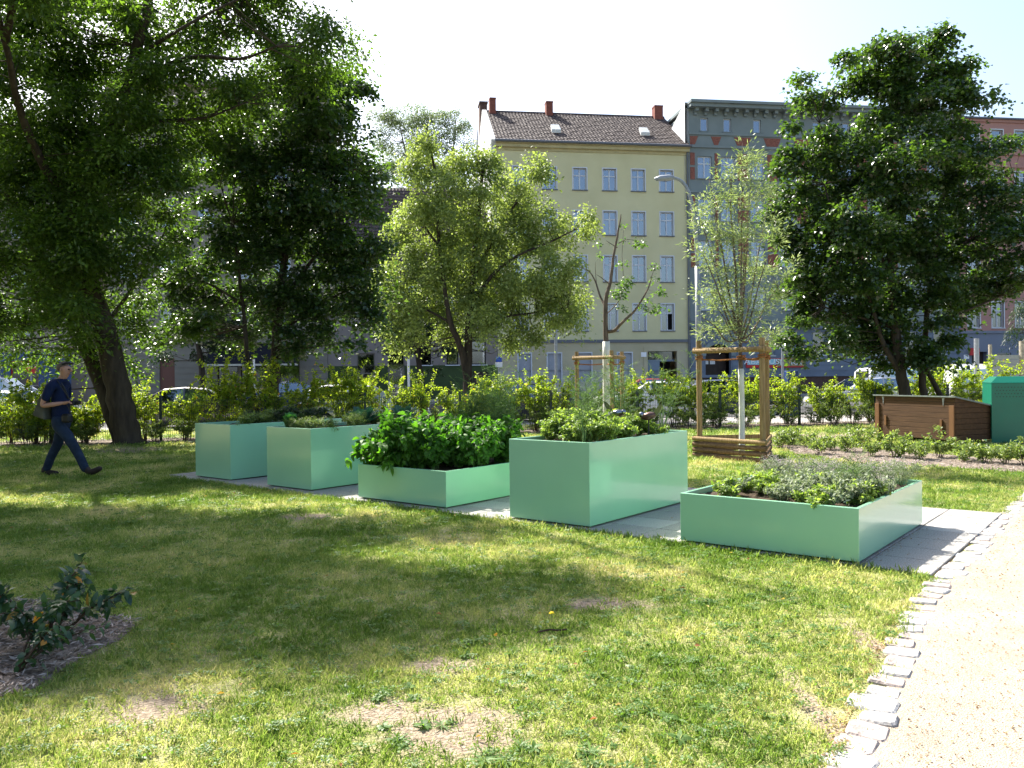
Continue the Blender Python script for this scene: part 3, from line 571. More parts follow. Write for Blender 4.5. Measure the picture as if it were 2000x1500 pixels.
tree('fruit_tree', bb0, bs, blobs([(1247, 478, 9), (1283, 572, 10), (1270, 596, 14), (1284, 600, 9), (1215, 440, 6), (1222, 470, 4), (1215, 555, 12), (1208, 575, 12), (1225, 545, 8), (1280, 520, 7), (1277, 545, 6), (1168, 480, 5), (1170, 500, 6), (1230, 550, 5), (1216, 515, 4), (1216, 600, 6), (1226, 620, 4), (1200, 570, 5)], Yb, .1),
     leafmat('fruit tree leaf', (.03, .075, .02), (.1, .17, .04), rough=.4, tmix=.45), M['bark_grey'], 'thin crooked fruit tree with few leaves and a white painted trunk', leafL=.095, leafW=.055, cr=.11, cden=170, nl=20, seed=6, twr=.004, shape='oval', droop=.4,
     white=(wt, [.108, .105, .1, .098, .095, .092, .09][:len(wt)]))

# ------------------------------------------------------------------ stake cages
def cage(c, pts, ztop, zbar, boards, label, rp=.05, brd=True):
    r = empty('tree_guard', c, 0, label, 'tree guard', 'round wood stake cages')
    P = [Vector(p)-Vector(c) for p in pts]
    for p in P:
        b = MB(); b.tube([p+Vector((0, 0, -.05)), p+Vector((0, 0, ztop))], [rp, rp*.98], 12); b.build('post', M['pole_wood'], r, smooth=False)
    for i in range(3):
        a, d = P[i], P[(i+1) % 3]; e = (d-a).normalized(); nrm = Vector((e.y, -e.x, 0)); 
        if nrm.dot(a+d) < 0: nrm = -nrm
        o = nrm*(rp*.9)
        b = MB(); b.tube([a-e*.09+o+Vector((0, 0, zbar+.012*i)), d+e*.09+o+Vector((0, 0, zbar+.012*i))], rp*.9, 10); b.build('top_rail', M['pole_wood'], r)
        for k in range(boards):
            z = .05+k*.1; z += .006*i
            q = MB(); m = 10; prof = [(math.cos(math.pi*t/m-math.pi/2)*.034, math.sin(math.pi*t/m-math.pi/2)*.04) for t in range(m+1)]
            s0, s1 = a-e*.11+nrm*(rp+.001), d+e*.11+nrm*(rp+.001)
            vs = [tuple(s0+nrm*u+Vector((0, 0, z+w_))) for u, w_ in prof]+[tuple(s1+nrm*u+Vector((0, 0, z+w_))) for u, w_ in prof]; n = m+1
            q.add(vs, [(j, j+1, n+j+1, n+j) for j in range(m)]+[tuple(range(n)), tuple(range(2*n-1, n-1, -1)), (0, n, 2*n-1, n-1)])
            q.build('board', M['pole_wood'] if k == boards-1 else M['board_wood'], r)
    # rope ties
    cc = (P[0]+P[1]+P[2])/3
    for i, p in enumerate(P):
        b = MB(); b.tube([p+Vector((math.cos(t)*(rp+.012), math.sin(t)*(rp+.012), zbar-.16+.006*t)) for t in np.linspace(0, 12.5, 26)], .014, 6); 
        t_ = Vector((0, 0, 0)); b.tube([p+(t_-p).normalized()*rp+Vector((0, 0, zbar-.15)), (p+t_)/2+Vector((0, 0, zbar-.17)), t_+Vector((0, 0, zbar-.15))], .016, 6)
        b.build('rope', M['rope'], r)
    b = MB(); b.tube([Vector((math.cos(t)*.07, math.sin(t)*.07, zbar-.17+.006*t)) for t in np.linspace(0, 12.5, 26)], .014, 6); b.build('rope', M['rope'], r)
    return r
L_ = gnd(1367, 894); R_ = gnd(1490, 905); mid = (L_+R_)/2; e = (R_-L_).normalized(); ap = mid+Vector((-e.y, e.x, 0))*1.08
wc = Vector((wb0.x, wb0.y, 0))
cage(wc, [L_, R_, ap], 2.12, 1.93, 4, 'wooden stake cage with half round boards around the young willow')
q1, q2, q3 = at(1128, 840, 21), at(1196, 845, 20.2), at(1216, 840, 21.3)
for q in (q1, q2, q3): q.z = 0
cage(Vector((bb0.x, bb0.y, 0)), [q1, q2, q3], 2.13, 1.96, 4, 'wooden stake cage around the white painted fruit tree trunk')

# ------------------------------------------------------------------ fence
F0, F1 = Vector((-13.6, 19.35, 0)), Vector((20.6, 26.6, 0)); fd = (F1-F0).normalized(); fa = math.atan2(fd.y, fd.x); FL = (F1-F0).length
def on_fence(px, off=0.):
    d = ray(px, 740); n = Vector((-fd.y, fd.x, 0)); k = (F0+n*off).dot(n)/Vector((d.x, d.y, 0)).dot(n); return Vector((d.x*k, d.y*k, 0))
fr = empty('mesh_fence', F0, fa, 'low dark green double rod mesh fence along the whole hedge', 'fence')
npan = 14; pw = FL/npan
b = MB(); 
for k in range(int(pw/.05)): x = .03+k*.05; b.box(x-.003, x+.003, -.003, .003, .05, 1.03)
for z in (.07, .27, .47, .67, .87, 1.0): b.box(0, pw, -.010, -.0035, z-.004, z+.004); b.box(0, pw, .0035, .010, z-.004, z+.004)
p0 = b.build('mesh_panel', M['dark_metal'], fr)
b = MB(); b.box(-.03, .03, -.025, .025, 0, 1.12); b.box(-.034, .034, -.029, .029, 1.12, 1.14); q0 = b.build('post', M['dark_metal'], fr); q0.location = (0, .036, 0)
for k in range(1, npan+1):
    if k < npan: inst(p0, fr, (k*pw, 0, 0))
    inst(q0, fr, (k*pw, .036, 0))

# ------------------------------------------------------------------ shrubs
ONES = ['', 'first', 'second', 'third', 'fourth', 'fifth', 'sixth', 'seventh', 'eighth', 'ninth', 'tenth', 'eleventh', 'twelfth', 'thirteenth', 'fourteenth', 'fifteenth', 'sixteenth', 'seventeenth', 'eighteenth', 'nineteenth']
def nth(n):
    if n < 20: return ONES[n]
    t = {2: 'twenty', 3: 'thirty', 4: 'forty', 5: 'fifty'}[n//10]
    return (t[:-1]+'ieth') if n % 10 == 0 else t+'-'+ONES[n % 10]
def shrub(name, h, w, nsh, nleaf, LL, LW, lm, label, cat, group, seed, droop=.2, shape='oval', wood=None, base_r=.1, stem_r=.008, leaf_from=.15, nrm=.5, arch=.35, parent_z=0., fl=None):
    rr = np.random.default_rng(seed); root = empty(name, (0, 0, 0), 0, label, cat, group); sb = MB(); P = []; D = []; 
    for s in range(nsh):
        a = rr.uniform(0, 2*math.pi); b_ = np.array([math.cos(a), math.sin(a), 0])*base_r*rr.random(); out = np.array([math.cos(a), math.sin(a), 0])
        hh = h*rr.uniform(.55, 1.0) if s else h; sp = w*.5*rr.uniform(.3, 1.)
        n = 7; path = [b_+out*sp*(t**1.4)+np.array([0, 0, hh*(t**(.8))])-np.array([0, 0, arch*sp*t**3])+rr.normal(size=3)*.02*h for t in np.linspace(0, 1, n)]
        path[0] = b_; sb.tube(path, [stem_r*(1-.8*t) for t in np.linspace(0, 1, n)], 5, cap=False)
        path = np.array(path)
        # side shoots
        segs = [(path, leaf_from)]
        for q in range(rr.integers(3, 6)):
            t = rr.uniform(.25, .85); i = int(t*(n-1)); p = path[i]; a2 = a+rr.uniform(-1.6, 1.6); l = h*rr.uniform(.12, .28)
            e_ = p+np.array([math.cos(a2)*l, math.sin(a2)*l, l*rr.uniform(.0, .7)]); sb.tube([p, (p+e_)/2+np.array([0, 0, .02]), e_], [stem_r*.5, stem_r*.35, stem_r*.15], 4, cap=False); segs.append((np.array([p, (p+e_)/2+[0, 0, .02], e_]), .1))
        for sg, fr_ in segs:
            m = int(nleaf/nsh*(1 if len(sg) > 3 else .5)); tt = rr.uniform(fr_, 1, m)*(len(sg)-1); i = np.minimum(tt.astype(int), len(sg)-2); f = (tt-i)[:, None]
            P.append(sg[i]*(1-f)+sg[i+1]*f); ax = unit(sg[i+1]-sg[i]); sd_ = unit(np.cross(ax, rr.normal(size=(m, 3)))); D.append(sd_+ax*.5)
    sb.build('stem', wood or M['twig'], root)
    P = np.concatenate(P); D = np.concatenate(D); D[:, 2] -= droop; n = len(P); P = P+rr.normal(size=P.shape)*LL*.25
    P[:, 2] = np.maximum(P[:, 2], .02)
    Nn = rr.normal(size=(n, 3))*nrm; Nn[:, 2] += 1; v = np.clip(rr.random(n), 0, 1)
    V, F, k = leaf_geo(P, D, Nn, LL*rr.uniform(.55, 1.2, n), LW*rr.uniform(.7, 1.15, n), shape, .18, .15); npmesh('foliage', V, F, lm, root, np.repeat(v, k))
    if fl:
        nf = fl[0]; ii = rr.integers(0, n, nf); Pf = P[ii]+rr.normal(size=(nf, 3))*.02; Pf[:, 2] = Pf[:, 2]*.6+h*.45
        V, F, k = leaf_geo(Pf, rdir(nf, 1), rdir(nf, 0), np.full(nf, fl[1]), np.full(nf, fl[1]), 'diamond'); tag(npmesh('flowers', V, F, fl[2], root, np.repeat(rr.random(nf), k)), kind='stuff')
    return root
def place(proto, used, loc, rz, sc, label=None, group=None):
    if not used: o = proto
    else: o = copy_tree(proto)
    o.location = loc; o.rotation_euler = (0, 0, rz); o.scale = (sc, sc, sc) if not hasattr(sc, '__len__') else sc
    if label: o['label'] = label
    if group: o['group'] = group
    return o
HL = 'young hornbeam shrub with bright yellow green leaves in the hedge along the fence'
hp = [shrub('hornbeam_shrub', 1.55+.12*i, .95, 9+i, 860, .075, .048, lm_horn, HL, 'shrub', 'hornbeams of the hedge', 50+i, arch=.3, stem_r=.009, base_r=.12, leaf_from=.3) for i in range(5)]
used = [0]*5; nH = 46
for i in range(nH):
    t = i/(nH-1); k = random.randrange(5); off = random.uniform(.25, .6); s = random.uniform(.82, 1.1)
    p = F0+fd*(FL*t+random.uniform(-.2, .2))+Vector((-fd.y, fd.x, 0))*off
    if random.random() < .1: s *= 1.12
    place(hp[k], used[k], p, random.uniform(0, 6.28), (s, s, s*random.uniform(.92, 1.06)), label='%s hornbeam shrub from the left edge along the hedge, bright yellow green' % nth(i+1)); used[k] = 1
LLb = 'low bushy fine leaved shrub at the foot of the fence'
lp = [shrub('low_shrub', .8, .9, 13, 1300, .038, .018, lm_low, LLb, 'shrub', 'low shrubs at the foot of the fence', 70+i, arch=.5, stem_r=.006, base_r=.15, shape='diamond', leaf_from=.2) for i in range(4)]
used = [0]*4; nL = 52
for i in range(nL):
    t = i/(nL-1); k = random.randrange(4); p = F0+fd*(FL*t+random.uniform(-.15, .15))-Vector((-fd.y, fd.x, 0))*random.uniform(.25, .5); s = random.uniform(.8, 1.15)
    place(lp[k], used[k], p, random.uniform(0, 6.28), s, label='%s fine leaved low shrub from the left edge along the fence foot' % nth(i+1)); used[k] = 1
# bright taller shrub left of the man
o = shrub('bright_shrub', 1.75, 1.3, 14, 1500, .08, .05, lm_horn, 'tall bright green shrub behind the walking man', 'shrub', None, 90, arch=.4, stem_r=.011); o.location = on_fence(68, -.1)
o = shrub('bright_shrub', 1.3, 1.2, 14, 1500, .07, .04, lm_horn, 'bright green shrub just right of the walking man, before the big trunk', 'shrub', None, 91, arch=.4, stem_r=.011); o.location = on_fence(165, -.1)
# rose shrubs on the mulch strip at the right
rp_ = [shrub('rose_shrub', .42+.04*i, .7, 8, 210, .06, .03, lm_rose, 'small pale green rose shrub on the mulch strip', 'shrub', 'rose shrubs on the mulch strip', 110+i, arch=.3, stem_r=.006, base_r=.08, leaf_from=.35) for i in range(4)]
used = [0]*4
for i, (px, py) in enumerate(sorted([(1522, 872), (1545, 868), (1600, 886), (1655, 882), (1625, 878), (1700, 890), (1752, 893), (1800, 897), (1835, 893), (1880, 901), (1925, 903), (1965, 905), (2000, 908), (1690, 872), (1730, 868), (1580, 872), (2050, 915)])):
    k = i % 4; p = gnd(px, py+4); place(rp_[k], used[k], p, random.uniform(0, 6), random.uniform(.8, 1.2), label='%s rose shrub to the right of the willow cage on the mulch strip' % nth(i+1)); used[k] = 1
# dark bush in the left foreground
o = shrub('mahonia_bush', .5, .9, 8, 210, .075, .036, lm_bush, 'dark leathery bush with a few orange leaves on the mulch at the left edge', 'bush', None, 131, arch=.15, stem_r=.011, base_r=.12, leaf_from=.55, droop=.35)
o.location = gnd(95, 1262)
o = shrub('mahonia_bush', .3, .8, 6, 90, .06, .03, lm_bush, 'sprawling low dark twig bush on the mulch below the larger bush', 'bush', None, 133, arch=.15, stem_r=.009, base_r=.05, leaf_from=.6); o.location = gnd(30, 1325)

# ------------------------------------------------------------------ mulch beds
def bed(name, pts, m, label=None, z=.012):
    b = MB(); n = len(pts); c = sum((Vector(p) for p in pts), Vector())/n; vs = [(p.x, p.y, z-.008) for p in pts]+[(c.x+(p.x-c.x)*.85, c.y+(p.y-c.y)*.85, z+(.02 if z > .01 else .003)) for p in pts]+[(c.x, c.y, z+(.03 if z > .01 else .004))]
    b.add(vs, [(i, (i+1) % n, n+(i+1) % n, n+i) for i in range(n)]+[(n+i, n+(i+1) % n, 2*n) for i in range(n)])
    return tag(b.build(name, m, smooth=True), kind='structure')
M['mulch'] = mat('wood mulch', (.1, .075, .055), .95, .15, col2=(.3, .25, .21), vscale=45, bump=1., bscale=70, stretch=(1, .4, 1))
lm_chip = leafmat('mulch chip', (.1, .075, .055), (.5, .43, .38), rough=.9, tmix=.0, spec=.1)
def chips(name, poly, n, label, s=1., zz=.03):
    xs = [p.x for p in poly]; ys = [p.y for p in poly]; P = []
    pp = [(p.x, p.y) for p in poly]
    while len(P) < n:
        x, y = random.uniform(min(xs), max(xs)), random.uniform(min(ys), max(ys))
        if inside(x, y, pp): P.append((x, y, zz+random.uniform(-.01, .022)))
    P = np.array(P); D = R.normal(size=(n, 3)); D[:, 2] *= .15; Nn = R.normal(size=(n, 3))*.4; Nn[:, 2] += 1
    o = leaves(name, P, D, Nn, R.uniform(.02, .09, n)*s, R.uniform(.004, .014, n)*s, lm_chip, fold=.3); return tag(o, label, 'mulch', kind='stuff')
def inside(x, y, pp):
    c = False; j = len(pp)-1
    for i in range(len(pp)):
        if (pp[i][1] > y) != (pp[j][1] > y) and x < (pp[j][0]-pp[i][0])*(y-pp[i][1])/(pp[j][1]-pp[i][1])+pp[i][0]: c = not c
        j = i
    return c
bedL = [gnd(*p) for p in ((-160, 1175), (60, 1180), (170, 1200), (268, 1222), (235, 1250), (160, 1285), (110, 1318), (70, 1345), (-20, 1368), (-200, 1400))]
bed('mulch_bed', bedL, M['mulch']); chips('mulch_chips', bedL, 5200, 'grey shredded bark mulch under the dark bush on the left')
bedR = [gnd(*p) for p in ((1500, 868), (1620, 873), (1800, 886), (2080, 908), (2120, 932), (1900, 917), (1700, 906), (1560, 888))]
bed('mulch_bed', bedR, M['mulch']); chips('mulch_chips', bedR, 3000, 'pale bark mulch strip under the rose shrubs on the right', 1.3)
nf = Vector((-fd.y, fd.x, 0)); bedF = [F0-nf*.8, F0+fd*FL-nf*.8, F0+fd*FL+nf*1.0, F0+nf*1.0]
bf = MB(); bf.poly([(p.x, p.y) for p in bedF], -.04, .012); tag(bf.build('planting_bed', M['mulch']), kind='structure')
chips('leaf_litter', bedF, 9000, 'dry leaf and bark litter in the bed along the fence', 1.5, .025)
#==PART3==
# ------------------------------------------------------------------ buildings
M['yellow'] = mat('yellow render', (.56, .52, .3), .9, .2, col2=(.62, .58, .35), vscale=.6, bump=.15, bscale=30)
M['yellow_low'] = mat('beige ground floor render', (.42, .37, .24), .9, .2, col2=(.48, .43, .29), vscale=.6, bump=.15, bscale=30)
M['dado'] = mat('grey beige dado', (.42, .4, .33), .9, .2, var=.08, vscale=1)
M['trim'] = mat('cornice render', (.46, .4, .22), .9, .2, var=.1, vscale=2)
M['white'] = mat('white window paint', (.55, .57, .6), .5, .4)
M['offwhite'] = mat('white render', (.62, .63, .62), .9, .2, var=.08, vscale=.7)
M['tile'] = mat('brown roof tile', (.055, .042, .04), .75, .3, col2=(.09, .07, .066), vscale=5, detail=2)
M['brick'] = mat('red chimney brick', (.2, .07, .05), .9, .2, var=.2, vscale=8)
M['flash'] = mat('zinc flashing', (.4, .43, .45), .4, .5, metal=.6)
M['gutter'] = mat('zinc gutter', (.12, .13, .15), .5, .4, metal=.3)
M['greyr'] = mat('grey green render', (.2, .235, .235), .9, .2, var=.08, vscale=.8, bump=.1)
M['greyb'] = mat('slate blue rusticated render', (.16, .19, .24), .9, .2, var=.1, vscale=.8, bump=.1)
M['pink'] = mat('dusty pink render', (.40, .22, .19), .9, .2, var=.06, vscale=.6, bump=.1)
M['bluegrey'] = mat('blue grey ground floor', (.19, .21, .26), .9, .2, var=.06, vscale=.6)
M['cream'] = mat('cream render', (.22, .2, .165), .9, .2, var=.08, vscale=.8)
M['tan'] = mat('taupe render', (.22, .19, .17), .9, .2, var=.08, vscale=1)
M['green_wall'] = mat('dark olive green dado', (.05, .075, .03), .9, .2, var=.12, vscale=1.5)
M['redbrick'] = mat('red brick infill', (.24, .095, .07), .9, .2, var=.25, vscale=9)
M['brownbrick'] = mat('brown brick base', (.09, .055, .045), .9, .2, var=.2, vscale=6)
M['curtain'] = mat('white curtain', (.36, .39, .44), .9, .1, var=.08, vscale=4, stretch=(6, 1, .2))
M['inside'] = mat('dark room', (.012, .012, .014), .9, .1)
M['shutter'] = mat('lowered roller shutter', (.36, .38, .42), .6, .3)
M['door_blue'] = mat('grey blue door', (.2, .26, .33), .5, .4)
M['dark_wood'] = mat('dark brown door', (.045, .03, .024), .6, .3, var=.2, vscale=4)
M['red'] = mat('red sign paint', (.5, .02, .02), .5, .4)
M['teal'] = mat('pale teal sign', (.3, .55, .6), .5, .4)
M['signwhite'] = mat('white sign paint', (.8, .8, .8), .5, .4)
M['signblue'] = mat('blue sign paint', (.01, .07, .42), .45, .5)
M['awning'] = mat('black awning cloth', (.012, .013, .018), .9, .2)
def glass_mat(name, fac, tint, base=(.02, .025, .03)):
    m = bpy.data.materials.new(name); m.use_nodes = True; t = m.node_tree; N, L = t.nodes, t.links
    gl = N.new('ShaderNodeBsdfGlossy'); gl.inputs[0].default_value = (*tint, 1); gl.inputs[1].default_value = .03
    tr = N.new('ShaderNodeBsdfTransparent'); tr.inputs[0].default_value = (.42, .48, .56, 1); mx = N.new('ShaderNodeMixShader'); mx.inputs[0].default_value = fac
    L.new(tr.outputs[0], mx.inputs[1]); L.new(gl.outputs[0], mx.inputs[2]); L.new(mx.outputs[0], N['Material Output'].inputs[0]); return m
M['glass'] = glass_mat('window glass', .2, (.85, .92, 1))
M['carglass'] = glass_mat('car glass', .35, (.7, .8, .85))

wcache = {}
def window(root, x0, x1, z0, z1, style='cross', behind='curtain', y=.14, surround=None, sill=None, label=None, frame=None):
    w_, h = round(x1-x0, 2), round(z1-z0, 2); key = (w_, h, style, behind, frame)
    x0 = (x0+x1-w_)/2; fm = frame or M['white']
    if key not in wcache:
        b = MB(); t = .07
        b.box(0, t, 0, .06, 0, h); b.box(w_-t, w_, 0, .06, 0, h); b.box(t, w_-t, 0, .06, 0, t); b.box(t, w_-t, 0, .06, h-t, h)
        if style in ('cross', 'open'):
            b.box(w_/2-.045, w_/2+.045, -.01, .07, t, h-t); b.box(t, w_/2-.045, -.012, .072, h*.64, h*.64+.09); b.box(w_/2+.045, w_-t, -.012, .072, h*.64, h*.64+.09)
        if style == 'half': b.box(t, w_-t, -.01, .07, h*.55, h*.55+.06)
        g = MB(); g.box(t*.8, w_-t*.8, .03, .036, t*.8, h-t*.8)
        if style == 'open': g = MB(); g.box(t*.8, w_-t*.8, .03, .036, h*.64, h-t*.8); g.box(t*.8, w_/2, .03, .036, t*.8, h*.64)
        c = MB(); 
        if behind == 'curtain':
            n = 16; vs = []; 
            for zz in (t, h-t):
                for k in range(n+1): vs.append((w_*k/n, .12+.018*math.sin(k*2.4), zz))
            c.add(vs, [(k, k+1, n+2+k, n+1+k) for k in range(n)])
        elif behind == 'half':
            c.box(.02, w_-.02, .12, .13, h*.6, h)
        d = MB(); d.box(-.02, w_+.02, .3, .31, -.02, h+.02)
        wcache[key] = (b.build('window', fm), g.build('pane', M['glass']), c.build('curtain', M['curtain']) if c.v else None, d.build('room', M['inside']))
        fr_, pa, cu, rm = wcache[key]; fr_.parent = root; fr_.location = (x0, y, z0)
        for q in (pa, cu, rm):
            if q: q.parent = fr_
        o = fr_
    else:
        s = wcache[key]; o = inst(s[0], root, (x0, y, z0))
        for q in s[1:]:
            if q: inst(q, o)
    if surround:
        b = MB(); t = .09
        b.box(x0-t, x0, -.02, y, z0, z1+t); b.box(x1, x1+t, -.02, y, z0, z1+t); b.box(x0, x1, -.02, y, z1, z1+t); s_ = b.build('surround', surround, root)
    if sill:
        b = MB(); b.box(x0-.1, x1+.1, -.09, y-.001, z0-.07, z0-.003); b.build('sill', sill, root)
    if label: o['label'] = label
    return o
def wall(root, name, x0, x1, z0, z1, opens, m, reveal=.3, D=None, sub=None):
    xs = sorted({round(v, 3) for v in [x0, x1]+[o[0] for o in opens]+[o[1] for o in opens] if x0 <= v <= x1}); zs = sorted({round(v, 3) for v in [z0, z1]+[o[2] for o in opens]+[o[3] for o in opens] if z0 <= v <= z1})
    b = MB()
    for xa, xb in zip(xs[:-1], xs[1:]):
        for za, zb in zip(zs[:-1], zs[1:]):
            cx, cz = (xa+xb)/2, (za+zb)/2
            if any(o[0] < cx < o[1] and o[2] < cz < o[3] for o in opens): continue
            b.add([(xa, 0, za), (xb, 0, za), (xb, 0, zb), (xa, 0, zb)], [(0, 1, 2, 3)])
    for (a, c, e, f) in [o[:4] for o in opens]:
        if not (z0 <= (e+f)/2 <= z1): continue
        b.add([(a, 0, e), (c, 0, e), (c, 0, f), (a, 0, f), (a, reveal, e), (c, reveal, e), (c, reveal, f), (a, reveal, f)], [(0, 4, 5, 1), (1, 5, 6, 2), (2, 6, 7, 3), (3, 7, 4, 0)])
    if D: b.add([(x0, 0, z0), (x0, D, z0), (x0, D, z1), (x0, 0, z1), (x1, 0, z0), (x1, D, z0), (x1, D, z1), (x1, 0, z1)], [(0, 3, 2, 1), (4, 5, 6, 7), (1, 2, 6, 5)])
    return b.build(name, m, root)
def tiles(name, root, x0, x1, y0, z0, y1, z1, m):      # corrugated, stepped tile courses
    b = MB(); ln = math.hypot(y1-y0, z1-z0); rows = int(ln/.34); cols = int((x1-x0)/.25); dy, dz = (y1-y0)/rows, (z1-z0)/rows; nx, nz = -(z1-z0)/ln, (y1-y0)/ln
    xs = np.linspace(x0, x1, cols*2+1)
    for r in range(rows):
        vs = []; j = [random.uniform(-.006, .006) for _ in xs]
        for (t, up) in ((0, .055), (1.02, .012)):
            for i, x in enumerate(xs):
                u = up+(.03 if i % 2 else 0.)+j[i]*2; vs.append((x, y0+dy*(r+t)+nx*u, z0+dz*(r+t)+nz*u))
        for i, x in enumerate(xs): vs.append((x, y0+dy*r+nx*.0, z0+dz*r+nz*.0))
        n = len(xs); b.add(vs, [(i, i+1, n+i+1, n+i) for i in range(n-1)]+[(2*n+i, 2*n+i+1, i+1, i) for i in range(n-1)])
    return tag(b.build(name, m, root), kind='stuff')
def col(px, py=330): return fac(px, py)[0]
def zz(px, py): return fac(px, py)[1]

# --- yellow building
yl, yr = col(969, 400), col(1345, 400); W_ = yr-yl; ztop = zz(1150, 283)
yb = empty('apartment_building', st(yl, 0), PHI, 'yellow five storey building with brown tiled roof and three brick chimneys', 'building')
rows = [(zz(1192, 372), zz(1192, 330)), (zz(1192, 459), zz(1192, 413)), (zz(1192, 550), zz(1192, 500)), (zz(1192, 646), zz(1192, 594))]
cxs = [1017, 1075, 1134, 1192, 1248, 1303]; op = []
zc = zz(1200, 666)
for r, (a, c) in enumerate(rows):
    for k, cx in enumerate(cxs):
        u = col(cx, 500)-yl+ (.0); hw = .49 if r < 2 else .47
        op.append((round(u-hw, 3), round(u+hw, 3), round(a, 3), round(c, 3), r, k))
gops = []
for px0, px1 in ((1013, 1037), (1070, 1096), (1127, 1155), (1207, 1234)):
    gops.append((round(col(px0, 720)-yl, 3), round(col(px1, 720)-yl, 3), 1.1, round(zz(1140, 690), 3)))
dr = (round(col(1265, 720)-yl, 3), round(col(1322, 720)-yl, 3), .02, round(zz(1290, 686), 3))
wall(yb, 'wall', 0, W_, zc, ztop-.55, op, M['yellow'], D=11.5)
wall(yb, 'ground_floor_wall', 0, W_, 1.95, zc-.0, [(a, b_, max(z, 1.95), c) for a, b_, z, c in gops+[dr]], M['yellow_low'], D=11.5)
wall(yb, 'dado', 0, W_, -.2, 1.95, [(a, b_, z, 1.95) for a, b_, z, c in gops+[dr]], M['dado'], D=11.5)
for a, b_, z, c, r, k in op:
    beh = 'curtain' if (r, k) not in ((2, 4), (2, 5), (3, 4), (3, 5), (1, 4), (1, 5), (0, 2)) else ('half' if r == 0 else 'none')
    window(yb, a, b_, z, c, 'open' if (r, k) == (3, 5) else 'cross', beh, surround=M['white'], sill=M['gutter'], label='window with its lower right casement open' if (r, k) == (3, 5) else None)
for a, b_, z, c in gops:
    fr_ = MB(); t = .09; fr_.box(a-t, a, -.025, .1, z, c+t); fr_.box(b_, b_+t, -.025, .1, z, c+t); fr_.box(a, b_, -.025, .1, c, c+t); f_ = fr_.build('shuttered_window', M['white'], yb)
    s = MB(); n = int((c-z)/.055)
    for k in range(n): s.box(a, b_, .1, .125, z+k*.055, z+k*.055+.047)
    s.box(a, b_, .126, .14, z, c); s.build('roller_shutter', M['shutter'], f_)
d = empty('entrance_door', (0, 0, 0)); d.parent = yb
b = MB(); a, b_, z, c = dr; b.box(a-.3, a, -.05, .25, 0, c+.3); b.box(b_, b_+.3, -.05, .25, 0, c+.3); b.box(a, b_, -.05, .25, c, c+.3); b.build('door_surround', M['yellow_low'], d)
b = MB(); mid_ = (a+b_)/2; b.box(a, mid_-.04, .5, .56, 0, c-.75); b.box(a+.15, mid_-.2, .47, .5, .3, 1.3); b.box(a+.15, mid_-.2, .47, .5, 1.5, c-1.0); b.build('door_leaf', M['door_blue'], d)
b = MB(); b.box(a, b_, .48, .56, c-.75, c-.62); b.build('transom', M['door_blue'], d); b = MB(); b.box(a, b_, .5, .52, c-.62, c); b.build('fanlight', M['glass'], d)
b = MB(); b.box(a-.02, b_+.02, 1.6, 1.62, 0, c+.02); b.build('hall_recess', M['inside'], d)
b = MB(); u = col(1257, 693)-yl; b.box(u-.2, u+.2, -.06, 0, zz(1257, 697), zz(1257, 688)); b.build('house_number_plate', M['signwhite'], yb)
b = MB(); b.box(0-.02, W_+.02, -.1, .0, zc-.12, zc+.1); b.build('belt_cornice', M['gutter'], yb)
b = MB(); b.xz([(0, ztop-.56), (W_, ztop-.56), (W_, ztop-.35), (0, ztop-.35)], -.08, .0); b.xz([(-.03, ztop-.35), (W_+.03, ztop-.35), (W_+.03, ztop-.12), (-.03, ztop-.12)], -.28, .0); b.xz([(0, ztop-.12), (W_, ztop-.12), (W_, ztop-.01), (0, ztop-.01)], -.42, .0); b.build('cornice', M['trim'], yb)
b = MB(); b.tube([(-.1, -.5, ztop+.02), (W_+.1, -.5, ztop+.02)], .1, 8); b.build('gutter', M['gutter'], yb)
b = MB(); b.tube([(W_-.12, -.12, ztop-.1), (W_-.12, -.12, .1)], .06, 8); b.build('downpipe', M['gutter'], yb)
yr_, zr = 5.4, ztop+3.9
tiles('roof_tiles', yb, 0, W_, -.45, ztop+.05, yr_, zr, M['tile'])
b = MB(); b.add([(0, -.4, ztop-.02), (W_, -.4, ztop-.02), (W_, yr_, zr-.06), (0, yr_, zr-.06), (0, 11.5, ztop), (W_, 11.5, ztop)], [(0, 1, 2, 3), (3, 2, 5, 4), (0, 3, 4), (1, 5, 2)]); b.build('roof', M['tile'], yb)
b = MB(); b.tube([(0, yr_, zr+.02), (W_, yr_, zr+.02)], .12, 8); b.build('ridge', M['tile'], yb)
b = MB(); prof_ = [(.02, 8.), (.02, ztop-.3), (-.3, ztop+.12), (yr_, zr+.16), (11, ztop+.12), (11, 8.)]; nn = len(prof_)
b.add([(-.34, y_, z_) for y_, z_ in prof_]+[(-.012, y_, z_) for y_, z_ in prof_], [tuple(range(nn-1, -1, -1)), tuple(range(nn, 2*nn))]+[(i_, (i_+1) % nn, nn+(i_+1) % nn, nn+i_) for i_ in range(nn)]); b.build('gable_wall', M['offwhite'], yb)
for px0, px1, pt, pb_ in ((956, 968, 192, 232), (1066, 1079, 199, 235), (1277, 1293, 207, 240)):
    yy = yr_-.3; u0 = fac(px0, 220, yy)[0]-yl; u1 = fac(px1, 220, yy)[0]-yl; zt, zb_ = fac(px0, pt, yy)[1], fac(px0, pb_, yy)[1]
    b = MB(); b.box(u0, u1, yy-.25, yy+.5, zb_-.6, zt-.12); b.box(u0-.02, u1+.02, yy-.27, yy+.52, zt-.12, zt); ch = b.build('chimney', M['brick'], yb)
    b = MB(); b.box(u0-.06, u1+.06, yy-.32, yy+.1, zb_-.45, zb_-.1); b.build('flashing', M['flash'], ch)
